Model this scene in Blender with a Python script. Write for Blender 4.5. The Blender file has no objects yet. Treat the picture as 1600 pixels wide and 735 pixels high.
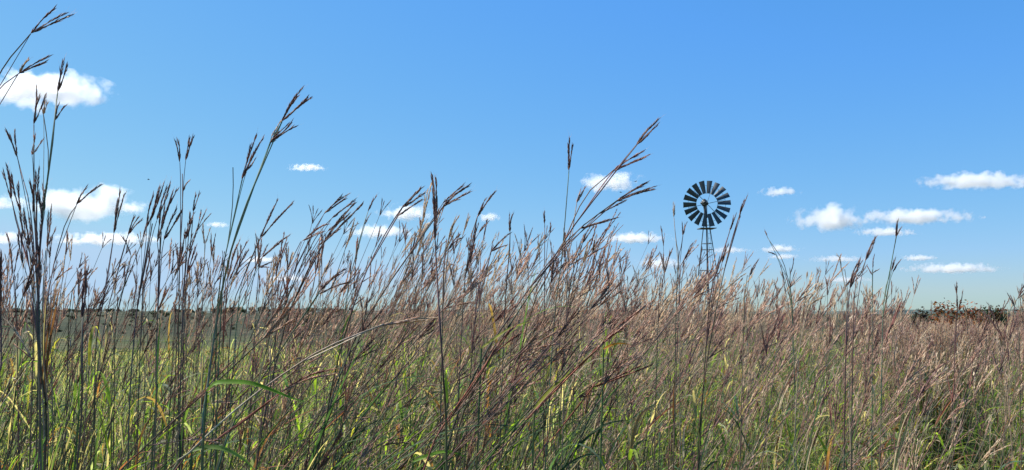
import bpy, math, random
import numpy as np
from mathutils import Vector, Matrix, Quaternion

S = bpy.context.scene
COL = S.collection
RNG = np.random.default_rng(11)
random.seed(5)

# ------------------------------------------------------------------ camera
F = 1256.0                       # focal length in pixels of the 1600 px wide photograph
CAM = np.array([0.0, 0.0, 1.55])
PITCH = math.atan(122.5 / F)
cd = bpy.data.cameras.new("camera")
cd.sensor_width = 36.0
cd.lens = 36.0 * F / 1600.0
cd.clip_start = 0.05
cd.clip_end = 90000.0
cam = bpy.data.objects.new("camera", cd)
cam.location = CAM
cam.rotation_euler = (math.pi / 2 + PITCH, 0, 0)
COL.objects.link(cam)
S.camera = cam

# ------------------------------------------------------------------ light
SUN_AZ = math.radians(-68)       # measured from the view direction, negative is to the left
SUN_EL = math.radians(50)
sun_dir = Vector((math.sin(SUN_AZ) * math.cos(SUN_EL), math.cos(SUN_AZ) * math.cos(SUN_EL), math.sin(SUN_EL)))
sd = bpy.data.lights.new("sun", "SUN")
sd.energy = 5.0
sd.angle = math.radians(0.53)
sd.color = (1.0, 0.94, 0.84)
sun = bpy.data.objects.new("sun", sd)
sun.rotation_euler = sun_dir.to_track_quat('Z', 'Y').to_euler()
sun.location = (-20, 10, 30)
COL.objects.link(sun)

world = bpy.data.worlds.new("World")
S.world = world
world.use_nodes = True
nt = world.node_tree
for n in list(nt.nodes):
    nt.nodes.remove(n)
wo = nt.nodes.new("ShaderNodeOutputWorld")
bg = nt.nodes.new("ShaderNodeBackground")
sky = nt.nodes.new("ShaderNodeTexSky")
sky.sky_type = 'NISHITA'
sky.sun_disc = False
sky.sun_elevation = SUN_EL
sky.sun_rotation = SUN_AZ
sky.altitude = 300
sky.air_density = 1.0
sky.dust_density = 0.3
sky.ozone_density = 3.0
# the deep autumn blue of the photograph: a tone curve per channel on the physical sky
sp_ = nt.nodes.new("ShaderNodeSeparateColor"); cb_ = nt.nodes.new("ShaderNodeCombineColor")
nt.links.new(sky.outputs[0], sp_.inputs[0])


def wmath(op, a, b):
    n = nt.nodes.new("ShaderNodeMath"); n.operation = op
    for i, v in enumerate((a, b)):
        if isinstance(v, (int, float)): n.inputs[i].default_value = v
        else: nt.links.new(v, n.inputs[i])
    return n.outputs[0]


r_ = wmath('MINIMUM', sp_.outputs[0], 5.7); g_ = wmath('MINIMUM', sp_.outputs[1], 6.6); b_ = wmath('MINIMUM', sp_.outputs[2], 9.5)
nt.links.new(wmath('MULTIPLY', wmath('POWER', r_, 1.06), 0.439), cb_.inputs[0])
nt.links.new(wmath('MULTIPLY', wmath('POWER', g_, 0.60), 1.279), cb_.inputs[1])
nt.links.new(wmath('MINIMUM', wmath('MULTIPLY', wmath('MULTIPLY', b_, wmath('POWER', r_, -0.30)), 1.355), 5.34), cb_.inputs[2])
nt.links.new(cb_.outputs[0], bg.inputs[0])
bg.inputs[1].default_value = 0.1
nt.links.new(bg.outputs[0], wo.inputs[0])
world.cycles.sampling_method = 'MANUAL'
world.cycles.sample_map_resolution = 512

S.view_settings.view_transform = 'Standard'
S.view_settings.look = 'None'
S.view_settings.exposure = 0.75
S.view_settings.gamma = 1.0
S.cycles.use_denoising = True
S.cycles.max_bounces = 20
S.cycles.diffuse_bounces = 3
S.cycles.transmission_bounces = 4
S.cycles.volume_bounces = 20
S.cycles.volume_step_rate = 0.3
S.cycles.transparent_max_bounces = 4


def P(px, py, d):
    """the point seen at photo pixel (px, py) that lies d metres in front of the camera"""
    a = (px - 800.0) / F
    b = (367.5 - py) / F
    c, s = math.cos(PITCH), math.sin(PITCH)
    v = np.array([a, c - b * s, s + b * c])
    return CAM + v * (d / v[1])


def gz(x, y):
    """height of the terrain: a flat rise underfoot, a shallow valley, a far low ridge"""
    x = np.asarray(x, float); y = np.asarray(y, float)
    r = np.sqrt(x * x + y * y)
    z = np.interp(r, [0, 12, 25, 45, 100, 200, 310, 360, 430, 520, 650, 1500, 4000, 9000, 30000],
                  [0, 0, -0.25, -0.95, -3.0, -5.7, -8.9, -7.2, -2.2, 0.6, 0.9, -4, -14, -30, -60])
    und = 0.6 * np.sin(x / 47 + 1) * np.sin(y / 61) + 0.25 * np.sin(x / 17 + y / 23)
    ridge = 1.6 * np.sin(x / 95 + 0.4) * np.sin(y / 130 + 1.1)
    return z + und * np.clip((r - 20) / 60, 0, 1) + ridge * np.clip((r - 380) / 100, 0, 1) * np.clip((900 - r) / 200, 0, 1)


# ------------------------------------------------------------------ materials
def newmat(name):
    m = bpy.data.materials.new(name)
    m.use_nodes = True
    t = m.node_tree
    for n in list(t.nodes):
        t.nodes.remove(n)
    return m, t, t.nodes.new("ShaderNodeOutputMaterial")


def N(t, kind, **kw):
    n = t.nodes.new(kind)
    for k, v in kw.items():
        if k.startswith("i_"):
            key = k[2:].replace("_", " ")
            n.inputs[int(key) if key.isdigit() else key].default_value = v
        else:
            setattr(n, k, v)
    return n


def plant_mat(name, transl, rough, spec, noise_scale=60.0, amt=0.35, through=(1.25, 1.35, 0.6)):
    m, t, out = newmat(name)
    at = N(t, "ShaderNodeAttribute", attribute_name="tint")
    geo = N(t, "ShaderNodeNewGeometry")
    nz = N(t, "ShaderNodeTexNoise", i_Scale=noise_scale, i_Detail=3.0)
    t.links.new(geo.outputs["Position"], nz.inputs["Vector"])
    mr = N(t, "ShaderNodeMapRange", i_1=0.3, i_2=0.7, i_3=1 - amt, i_4=1 + amt)
    t.links.new(nz.outputs[0], mr.inputs[0])
    mul = N(t, "ShaderNodeVectorMath", operation='SCALE')
    t.links.new(at.outputs["Color"], mul.inputs[0])
    t.links.new(mr.outputs[0], mul.inputs["Scale"])
    b = N(t, "ShaderNodeBsdfPrincipled", i_Roughness=rough)
    b.inputs["Specular IOR Level"].default_value = spec
    t.links.new(mul.outputs[0], b.inputs["Base Color"])
    if transl > 0:
        tr = N(t, "ShaderNodeBsdfTranslucent")
        sc = N(t, "ShaderNodeVectorMath", operation='MULTIPLY')
        sc.inputs[1].default_value = through
        t.links.new(mul.outputs[0], sc.inputs[0])
        t.links.new(sc.outputs[0], tr.inputs[0])
        mx = N(t, "ShaderNodeMixShader", i_0=transl)
        t.links.new(b.outputs[0], mx.inputs[1]); t.links.new(tr.outputs[0], mx.inputs[2])
        t.links.new(mx.outputs[0], out.inputs[0])
    else:
        t.links.new(b.outputs[0], out.inputs[0])
    return m


M_STEM = plant_mat("stem", 0.0, 0.6, 0.25, 90)
M_LEAF = plant_mat("leaf", 0.58, 0.55, 0.18, 40)
M_HEAD = plant_mat("seed_head", 0.42, 0.6, 0.3, 400, 0.45, (1.25, 1.12, 1.0))
MATS = {'stem': M_STEM, 'leaf': M_LEAF, 'head': M_HEAD}


def flat_mat(name, col, rough=0.6, metal=0.0, scale=8.0, amt=0.3):
    m, t, out = newmat(name)
    tc = N(t, "ShaderNodeTexCoord")
    nz = N(t, "ShaderNodeTexNoise", i_Scale=scale, i_Detail=5.0)
    t.links.new(tc.outputs["Object"], nz.inputs["Vector"])
    cr = N(t, "ShaderNodeMix", data_type='RGBA')
    cr.inputs[6].default_value = (*[c * (1 - amt) for c in col], 1)
    cr.inputs[7].default_value = (*[c * (1 + amt) for c in col], 1)
    t.links.new(nz.outputs[0], cr.inputs[0])
    b = N(t, "ShaderNodeBsdfPrincipled", i_Roughness=rough, i_Metallic=metal)
    t.links.new(cr.outputs[2], b.inputs["Base Color"])
    t.links.new(b.outputs[0], out.inputs[0])
    return m


# ------------------------------------------------------------------ mesh accumulator
class MB:
    """collects vertices, quads and a colour per vertex; becomes ONE mesh object"""
    def __init__(self):
        self.v = []; self.f = []; self.c = []; self.m = []; self.n = 0

    def add(self, V, Q, C, mat=0):
        V = np.asarray(V, np.float32)
        C = np.asarray(C, np.float32)
        if C.ndim == 1:
            C = np.broadcast_to(C, (len(V), 3))
        self.v.append(V); self.f.append(np.asarray(Q, np.int32) + self.n); self.c.append(C)
        self.m.append(np.full(len(Q), mat, np.int32)); self.n += len(V)

    def arrays(self):
        return np.concatenate(self.v), np.concatenate(self.f), np.concatenate(self.c), np.concatenate(self.m)

    def mesh(self, name, mats, smooth=True):
        V, Q, C, M = self.arrays()
        me = bpy.data.meshes.new(name)
        me.vertices.add(len(V)); me.vertices.foreach_set("co", V.ravel())
        me.loops.add(Q.size); me.loops.foreach_set("vertex_index", Q.ravel())
        me.polygons.add(len(Q)); me.polygons.foreach_set("loop_start", np.arange(0, Q.size, 4, dtype=np.int32))
        me.polygons.foreach_set("material_index", M)
        me.polygons.foreach_set("use_smooth", np.full(len(Q), smooth))
        a = me.color_attributes.new("tint", 'FLOAT_COLOR', 'POINT')
        a.data.foreach_set("color", np.concatenate([C, np.ones((len(C), 1), np.float32)], 1).ravel())
        for m in mats:
            me.materials.append(m)
        me.update(calc_edges=True)
        return me


def link(name, me, parent=None, loc=None):
    o = bpy.data.objects.new(name, me)
    COL.objects.link(o)
    if parent is not None:
        o.parent = parent
    if loc is not None:
        o.location = loc
    return o


def tag(o, label=None, cat=None, group=None, kind=None):
    for k, v in (("label", label), ("category", cat), ("group", group), ("kind", kind)):
        if v:
            o[k] = v
    return o


def frames(Pt):
    T = np.gradient(Pt, axis=0)
    T /= np.linalg.norm(T, axis=1, keepdims=True) + 1e-12
    ref = np.array([0.13, 0.99, 0.05])
    A = np.cross(T, ref); A /= np.linalg.norm(A, axis=1, keepdims=True) + 1e-12
    B = np.cross(T, A)
    return T, A, B


def tube(Pt, R, sides=5):
    Pt = np.asarray(Pt, float); n = len(Pt)
    T, A, B = frames(Pt)
    R = np.broadcast_to(np.asarray(R, float), (n,))
    th = np.arange(sides) * 2 * math.pi / sides
    V = Pt[:, None] + R[:, None, None] * (np.cos(th)[None, :, None] * A[:, None] + np.sin(th)[None, :, None] * B[:, None])
    i = np.arange(n - 1)[:, None] * sides; j = np.arange(sides)[None]; k = (j + 1) % sides
    Q = np.stack([i + j, i + k, i + sides + k, i + sides + j], -1).reshape(-1, 4)
    return V.reshape(-1, 3), Q


def smooth_path(pts, n):
    """Catmull-Rom through pts, n samples evenly spread"""
    p = np.asarray(pts, float)
    if len(p) == 2:
        t = np.linspace(0, 1, n)[:, None]
        return p[0] * (1 - t) + p[1] * t
    q = np.vstack([2 * p[0] - p[1], p, 2 * p[-1] - p[-2]])
    seg = np.linalg.norm(np.diff(p, axis=0), axis=1); cum = np.concatenate([[0], np.cumsum(seg)])
    out = []
    for s in np.linspace(0, cum[-1], n):
        i = min(np.searchsorted(cum, s, side='right') - 1, len(seg) - 1)
        t = (s - cum[i]) / max(seg[i], 1e-9)
        a, b, c, d = q[i], q[i + 1], q[i + 2], q[i + 3]
        out.append(0.5 * ((2 * b) + (c - a) * t + (2 * a - 5 * b + 4 * c - d) * t * t + (3 * b - a - 3 * c + d) * t ** 3))
    return np.array(out)


# ------------------------------------------------------------------ the grass kit
PURPLE = np.array([0.14, 0.072, 0.065])
TAN = np.array([0.66, 0.52, 0.36])
PINK = np.array([0.56, 0.38, 0.285])
GREEN = np.array([0.11, 0.17, 0.045])
BLUEGREEN = np.array([0.085, 0.15, 0.09])
RED = np.array([0.22, 0.06, 0.04])
LIME = np.array([0.27, 0.38, 0.05])


def spike_arrays(Pt, lod, rng, col, col2, w=1.0):
    """one finger of a bluestem head along Pt: a rachis with overlapping spikelets"""
    mb = MB()
    n = len(Pt)
    s = np.linspace(0, 1, n)
    prof = (0.35 + 0.65 * np.sin(np.clip(s * 1.08, 0, 1) * math.pi) ** 0.6) * w
    L = np.linalg.norm(np.diff(Pt, axis=0), axis=1).sum()
    if lod == 2:
        V, Q = tube(Pt, 0.0026 * prof, 4)
        c = col[None] * (1 - 0.35 * s[:, None]) + col2[None] * 0.35 * s[:, None]
        mb.add(V, Q, np.repeat(c, 4, 0))
        return mb
    V, Q = tube(Pt, 0.0010 * prof, 4)
    mb.add(V, Q, col * 0.9)
    T, A, B = frames(Pt)
    step = 0.0040 if lod == 0 else 0.0075
    k = max(4, int(L / step))
    u = (np.arange(k) + 0.3) / k * 0.97
    idx = u * (n - 1); i0 = np.floor(idx).astype(int).clip(0, n - 2); fr = (idx - i0)[:, None]
    pos = Pt[i0] * (1 - fr) + Pt[i0 + 1] * fr
    t = T[i0]; a = A[i0]; b = B[i0]
    th = np.arange(k) * math.pi * (0.92 if lod == 0 else 0.8) + rng.uniform(0, .7, k)
    out = np.cos(th)[:, None] * a + np.sin(th)[:, None] * b
    ang = rng.uniform(0.04, 0.19, k)[:, None]
    d = t * np.cos(ang) + out * np.sin(ang)
    side = np.cross(d, out); side /= np.linalg.norm(side, axis=1, keepdims=True) + 1e-9
    sl = (0.0115 if lod == 0 else 0.013) * rng.uniform(0.8, 1.15, k)[:, None] * (0.75 + 0.25 * w)
    sw = (0.00105 if lod == 0 else 0.0019) * w * rng.uniform(0.8, 1.2, k)[:, None]
    base = pos + out * 0.0006
    mid = base + d * sl * 0.42; tip = base + d * sl
    mixv = rng.beta(1.3, 3.2, k)[:, None]
    cc = col[None] * (1 - mixv) + col2[None] * mixv
    if lod == 0:
        ring = []
        for j in range(3):
            q = j * 2 * math.pi / 3
            o_ = math.cos(q) * side + math.sin(q) * np.cross(d, side)
            ring.append(o_)
        vs = []
        for c_, r_ in ((base, 0.35), (mid, 1.0), (tip, 0.12)):
            for o_ in ring:
                vs.append(c_ + o_ * sw * r_)
        V = np.stack(vs, 1)                      # k,9,3
        q0 = []
        for r_ in range(2):
            for j in range(3):
                q0.append([r_ * 3 + j, r_ * 3 + (j + 1) % 3, r_ * 3 + 3 + (j + 1) % 3, r_ * 3 + 3 + j])
        Q = (np.array(q0)[None] + (np.arange(k) * 9)[:, None, None]).reshape(-1, 4)
        mb.add(V.reshape(-1, 3), Q, np.repeat(cc, 9, 0))
        # fine awns and hanging anthers
        m = rng.random(k) < 0.5
        if m.any():
            kk = m.sum()
            d2 = d[m] + out[m] * rng.uniform(0.1, 0.5, (kk, 1)); d2 /= np.linalg.norm(d2, axis=1, keepdims=True)
            ln = rng.uniform(0.006, 0.013, (kk, 1)); s2 = side[m] * 0.00016
            b0 = tip[m]; e = b0 + d2 * ln
            V = np.stack([b0 - s2, b0 + s2, e + s2 * .4, e - s2 * .4], 1).reshape(-1, 3)
            mb.add(V, np.arange(kk * 4).reshape(-1, 4), col2 * 0.8)
    else:
        V = np.stack([base, mid + side * sw, tip, mid - side * sw], 1).reshape(-1, 3)
        mb.add(V, np.arange(k * 4).reshape(-1, 4), np.repeat(cc, 4, 0))
    return mb


def head_template(lod, seed, nsp=None, spread=0.28):
    """seed head in its own space: base at the origin, pointing up z; spread towards +x"""
    rng = np.random.default_rng(seed)
    mb = MB()
    nsp = nsp or int(rng.choice([2, 3, 3, 3, 4]))
    for i in range(nsp):
        a = (i - (nsp - 1) / 2) * spread * rng.uniform(0.6, 1.1) + rng.normal(0, 0.04)
        az = rng.uniform(-0.5, 0.5) * spread
        L = 0.078 * rng.uniform(0.7, 1.15)
        s = np.linspace(0, 1, 8)[:, None]
        d0 = np.array([math.sin(a) * 0.7, math.sin(az), 1.0]); d1 = np.array([math.sin(a) * 1.3 + rng.normal(0, .05), math.sin(az) * 1.2, 0.96])
        d0 /= np.linalg.norm(d0); d1 /= np.linalg.norm(d1)
        Pt = L * (s * d0 + 0.5 * s * s * (d1 - d0)) + np.array([0, 0, -0.004 * i])
        sp = spike_arrays(Pt, lod, rng, np.array([1., 0, 0]), np.array([0, 1., 0]), rng.uniform(0.85, 1.15))
        V, Q, C, M = sp.arrays()
        mb.add(V, Q, C)
    return mb.arrays()


HEADS = {l: [head_template(l, 100 * l + s, spread=[.16, .28, .4][s % 3]) for s in range(12)] for l in (0, 1, 2)}


def basis(d, roll=0.0):
    d = np.asarray(d, float); d = d / np.linalg.norm(d)
    r = np.array([1.0, 0.0, 0.0]) if abs(d[0]) < 0.95 else np.array([0, 0, 1.0])
    x = r - d * (r @ d); x /= np.linalg.norm(x)
    y = np.cross(d, x)
    c, s = math.cos(roll), math.sin(roll)
    return np.stack([c * x + s * y, -s * x + c * y, d], 1)


def put_head(mb, lod, k, base, d, size, col, col2, roll=0.0, mat=0):
    V, Q, C, _ = HEADS[lod][k % 12]
    V = (V * size) @ basis(d, roll).T + base
    C = C[:, :1] * col + C[:, 1:2] * col2
    mb.add(V, Q, C, mat)


def blade(base, d0, length, width, droop, rng, seg=9, wind=0.0, twist=0.6, fold=0.25):
    """a grass leaf: arching, V-folded ribbon; three vertices across"""
    d = np.array(d0, float); d /= np.linalg.norm(d)
    p = np.array(base, float); pts = [p.copy()]
    step = length / seg
    for i in range(seg):
        k = (i + 1) / seg
        d = d + np.array([wind * 0.10, 0, -droop * k * 0.55]); d /= np.linalg.norm(d)
        p = p + d * step; pts.append(p.copy())
    Pt = np.array(pts)
    T = np.gradient(Pt, axis=0); T /= np.linalg.norm(T, axis=1, keepdims=True)
    h = np.array([-d0[1], d0[0], 0.0]); 
    if np.linalg.norm(h) < 0.05: h = np.array([1., 0, 0])
    h /= np.linalg.norm(h)
    Sd = h[None] - T * (T @ h)[:, None]; Sd /= np.linalg.norm(Sd, axis=1, keepdims=True) + 1e-9
    Nn = np.cross(T, Sd)
    s = np.linspace(0, 1, seg + 1)
    tw = twist * s + rng.uniform(-.5, .5)
    W = Sd * np.cos(tw)[:, None] + Nn * np.sin(tw)[:, None]
    Nn = np.cross(T, W)
    w = width * 0.5 * np.minimum(1, 0.55 + 2.5 * s) * (1 - s ** 2.2) + 0.0002
    V = np.stack([Pt - W * w[:, None] + Nn * (w * fold)[:, None], Pt, Pt + W * w[:, None] + Nn * (w * fold)[:, None]], 1).reshape(-1, 3)
    i = np.arange(seg)[:, None] * 3; j = np.arange(2)[None]
    Q = np.stack([i + j, i + j + 1, i + 3 + j + 1, i + 3 + j], -1).reshape(-1, 4)
    return V, Q, s


def leaf_color(rng, dry=0.3, bright=1.0):
    u = rng.random()
    if u < dry:
        base = TAN * rng.uniform(0.5, 1.05) if rng.random() < 0.74 else np.array([0.30, 0.13, 0.06]) * rng.uniform(.6, 1.1)
    elif u < dry + (1 - dry) * 0.38:
        base = GREEN * rng.uniform(0.8, 1.5)
    elif u < dry + (1 - dry) * 0.58:
        base = BLUEGREEN * rng.uniform(0.7, 1.4)
    elif u < dry + (1 - dry) * 0.72:
        base = np.array([0.36, 0.38, 0.23]) * rng.uniform(0.7, 1.25)
    else:
        base = LIME * rng.uniform(0.6, 1.0)
    return base * bright


def add_leaf(mb, base, az, rng, length, width, droop, up=1.2, dry=0.3, mat=1, seg=9, col=None, wind=0.35):
    d0 = np.array([math.cos(az), math.sin(az), up])
    V, Q, s = blade(base, d0, length, width, droop, rng, seg, wind)
    c = leaf_color(rng, dry) if col is None else np.array(col)
    tipc = TAN * 0.6 if rng.random() < 0.5 else c
    cc = c[None] * (1 - s[:, None] ** 3) + tipc[None] * s[:, None] ** 3
    mb.add(V, Q, np.repeat(cc, 3, 0), mat)


def stem_color(rng):
    u = rng.random()
    if u < 0.40: return BLUEGREEN * rng.uniform(0.3, 0.75)
    if u < 0.62: return GREEN * rng.uniform(0.35, 0.85)
    if u < 0.88: return np.array([0.17, 0.075, 0.065]) * rng.uniform(0.5, 1.2)
    return TAN * rng.uniform(0.4, 0.8)


def culm(Pt, r0, r1, c0, c1, sides=5):
    """a culm with swollen, darker nodes"""
    n = len(Pt)
    s = np.linspace(0, 1, n)
    R = r0 + (r1 - r0) * s ** 0.9
    C = c0[None] * (1 - s[:, None]) + c1[None] * s[:, None]
    if n > 9:                        # internodes differ: sheathed green, bare red brown, dry tan
        h = abs(float(Pt[0][0] * 37.7 + Pt[0][1] * 91.3 + c0[0] * 300)) % 1.0
        seg = np.floor(s * 6 + h).astype(int)
        mixc = np.array([[.06, .10, .04], [.17, .07, .05], [.05, .08, .055], [.26, .19, .11], [.10, .12, .04], [.13, .055, .06], [.05, .09, .045], [.20, .13, .08]])
        C = C * .55 + mixc[(seg + int(h * 8)) % 8] * .45
        ph = (s * 6 + h) % 1.0
        C = C * (0.75 + 0.45 * ph)[:, None]
    V, Q = tube(Pt, R, sides)
    return V, Q, np.repeat(C, sides, 0)


def bluestem(mb, root, top, rng, lod, bend=0.5, nside=2, nleaf=4, headsize=1.0, lean=None, dark=None, width=1.0):
    """one whole stalk of big bluestem appended to mb (material 0 stem, 1 leaf, 2 head)"""
    root = np.asarray(root, float); top = np.asarray(top, float)
    H = top[2] - root[2]
    mid = root * (1 - 0.55) + top * 0.55
    mid[:2] = root[:2] + (top[:2] - root[:2]) * (0.55 ** (1 + bend)) + rng.normal(0, .008, 2)
    n = 13 if lod == 0 else 8 if lod == 1 else 6
    Pt = smooth_path([root, mid, top], n)
    c0 = stem_color(rng); c1 = c0 * 0.6 + np.array([0.30, 0.17, 0.13]) * 0.4
    r0 = 0.0027 * rng.uniform(0.75, 1.2) * width; r1 = 0.0009 * width
    V, Q, C = culm(Pt, r0, r1, c0, c1, 5 if lod == 0 else 3)
    mb.add(V, Q, C, 0)
    u = rng.random() if dark is None else dark
    if u < (0.08 if lod == 2 else 0.22):   hc, hc2 = PURPLE * rng.uniform(1.0, 2.0), PINK
    elif u < (0.48 if lod == 2 else 0.62): hc, hc2 = PINK * rng.uniform(0.6, 1.0), PINK * 1.4
    else:          hc, hc2 = TAN * rng.uniform(0.75, 1.05), TAN * 1.15
    tdir = Pt[-1] - Pt[-2]
    tdir /= np.linalg.norm(tdir)
    put_head(mb, lod, rng.integers(12), top, tdir + rng.normal(0, .10, 3), headsize * rng.uniform(0.8, 1.2), hc, hc2, rng.uniform(-1.5, 1.5), 2)
    for i in range(nside):
        f = rng.uniform(0.62 if lod < 2 else 0.74, 0.95); x = f * (n - 1); i0 = int(x); p = Pt[i0] * (1 - x + i0) + Pt[min(i0 + 1, n - 1)] * (x - i0)
        t = Pt[min(i0 + 1, n - 1)] - Pt[i0]; t /= np.linalg.norm(t) + 1e-9
        a = rng.uniform(0, 2 * math.pi)
        d = t + np.array([math.cos(a) * 0.28 + 0.12, math.sin(a) * 0.28, 0.05])
        d /= np.linalg.norm(d)
        L = rng.uniform(0.06, 0.20)
        e = p + d * L * 0.6 + t * L * 0.4
        V, Q, C = culm(smooth_path([p, p + d * L * 0.5, e], 5 if lod < 2 else 3), 0.0008 * width, 0.0005 * width, c1, c1, 3)
        mb.add(V, Q, C, 0)
        put_head(mb, max(lod, 1) if lod else 0, rng.integers(12), e, e - p + t * .05 + rng.normal(0, .02, 3), headsize * rng.uniform(0.6, 1.0), hc, hc2, rng.uniform(-1.5, 1.5), 2)
    for i in range(nleaf):
        f = rng.uniform(0.08, 0.75) ** 1.1
        x = f * (n - 1); i0 = int(x); p = Pt[i0] * (1 - x + i0) + Pt[min(i0 + 1, n - 1)] * (x - i0)
        L = rng.uniform(0.18, 0.48) * (1.15 - 0.6 * f)
        add_leaf(mb, p, rng.uniform(0, 2 * math.pi), rng, L, rng.uniform(0.006, 0.012) * width, rng.uniform(0.5, 2.2), rng.uniform(1.2, 3.2),
                 dry=0.10 + 0.38 * f, seg=8 if lod == 0 else 6 if lod == 1 else 4)


# ------------------------------------------------------------------ ground, valley and ridge
def make_ground():
    ys = np.concatenate([np.arange(-12, 40, 1.0), np.arange(40, 120, 4), np.arange(120, 700, 9), np.arange(700, 3000, 150), np.geomspace(3000, 60000, 14)])
    tx = np.linspace(-1.1, 1.1, 190)
    X = tx[None] * (np.maximum(ys, 0)[:, None] + 25); Y = np.repeat(ys[:, None], 190, 1)
    Z = gz(X, Y) + np.where(np.hypot(X, Y) < 60, 0.03 * np.sin(X * 2.1) * np.sin(Y * 1.7), 0)
    V = np.stack([X, Y, Z], -1).reshape(-1, 3)
    ny = len(ys); i = np.arange(ny - 1)[:, None] * 190; j = np.arange(189)[None]
    Q = np.stack([i + j, i + j + 1, i + 190 + j + 1, i + 190 + j], -1).reshape(-1, 4)
    mb = MB(); mb.add(V, Q, np.array([.1, .1, .1]))
    m, t, out = newmat("prairie_ground")
    geo = N(t, "ShaderNodeNewGeometry")
    sep = N(t, "ShaderNodeSeparateXYZ"); t.links.new(geo.outputs["Position"], sep.inputs[0])
    # broad patches
    mp = N(t, "ShaderNodeMapping"); mp.inputs["Scale"].default_value = (0.02, 0.05, 0.05)
    t.links.new(geo.outputs["Position"], mp.inputs[0])
    n1 = N(t, "ShaderNodeTexNoise", i_Scale=1.0, i_Detail=6.0, i_Roughness=0.62); t.links.new(mp.outputs[0], n1.inputs["Vector"])
    cr = N(t, "ShaderNodeValToRGB")
    e = cr.color_ramp.elements
    e[0].position = 0.32; e[0].color = (0.030, 0.046, 0.016, 1)
    e[1].position = 0.68; e[1].color = (0.115, 0.092, 0.044, 1)
    k = e.new(0.5); k.color = (0.062, 0.074, 0.026, 1)
    t.links.new(n1.outputs[0], cr.inputs[0])
    n2 = N(t, "ShaderNodeTexNoise", i_Scale=1.3, i_Detail=8.0, i_Roughness=0.7); t.links.new(geo.outputs["Position"], n2.inputs["Vector"])
    mr = N(t, "ShaderNodeMapRange", i_1=0.3, i_2=0.7, i_3=0.55, i_4=1.35); t.links.new(n2.outputs[0], mr.inputs[0])
    sc = N(t, "ShaderNodeVectorMath", operation='SCALE'); t.links.new(cr.outputs[0], sc.inputs[0]); t.links.new(mr.outputs[0], sc.inputs["Scale"])
    # the ridge across the valley is drier and greyer, with scrubby blotches
    far = N(t, "ShaderNodeMapRange", i_1=300.0, i_2=330.0); t.links.new(sep.outputs[1], far.inputs[0])
    n3 = N(t, "ShaderNodeTexNoise", i_Scale=0.11, i_Detail=7.0, i_Roughness=0.72); t.links.new(geo.outputs["Position"], n3.inputs["Vector"])
    c3 = N(t, "ShaderNodeValToRGB")
    e = c3.color_ramp.elements
    e[0].position = 0.42; e[0].color = (0.030, 0.038, 0.020, 1)
    e[1].position = 0.60; e[1].color = (0.060, 0.062, 0.034, 1)
    t.links.new(n3.outputs[0], c3.inputs[0])
    mx = N(t, "ShaderNodeMix", data_type='RGBA'); t.links.new(far.outputs[0], mx.inputs[0]); t.links.new(sc.outputs[0], mx.inputs[6]); t.links.new(c3.outputs[0], mx.inputs[7])
    b = N(t, "ShaderNodeBsdfPrincipled", i_Roughness=0.9); b.inputs["Specular IOR Level"].default_value = 0.1
    t.links.new(mx.outputs[2], b.inputs["Base Color"])
    bp = N(t, "ShaderNodeBump", i_Strength=0.6, i_Distance=0.15); t.links.new(n2.outputs[0], bp.inputs["Height"]); t.links.new(bp.outputs[0], b.inputs["Normal"])
    t.links.new(b.outputs[0], out.inputs[0])
    o = link("ground", mb.mesh("ground", [m]))
    tag(o, "dry brown and green prairie falling away to a shallow valley", kind="structure")
    # far ridge at the right, distance haze painted into its blue-green colour
    mb = MB()
    th = np.linspace(-0.75, 0.75, 120)
    R = 9000.0
    X = np.stack([np.tan(th) * R] * 3, 1); Y = np.stack([np.full(120, R), np.full(120, R + 700), np.full(120, R + 1800)], 1)
    top = 38 + 10 * np.sin(th * 9 + 1) + 5 * np.sin(th * 31) + np.where(th > 0.45, 14, 0)
    Z = np.stack([np.full(120, -60.0), top, np.full(120, -60.0)], 1)
    i = np.arange(119)[:, None] * 3; j = np.arange(2)[None]
    mb.add(np.stack([X, Y, Z], -1).reshape(-1, 3), np.stack([i + j, i + 3 + j, i + 3 + j + 1, i + j + 1], -1).reshape(-1, 4), np.array([.05, .07, .05]))
    o = link("hills", mb.mesh("hills", [flat_mat("hazed_far_woods", (0.045, 0.07, 0.055), 0.9, 0, 0.01)]))
    tag(o, "distant wooded hills on the horizon", kind="structure")


make_ground()


# ------------------------------------------------------------------ bushes, scrub and trees
def leaf_mat(name, transl=0.25):
    return plant_mat(name, transl, 0.6, 0.25, 3.0, 0.3)


M_SCRUB = leaf_mat("scrub_leaves")
M_BARK = flat_mat("bark", (0.10, 0.075, 0.055), 0.9, 0, 4)


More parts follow.
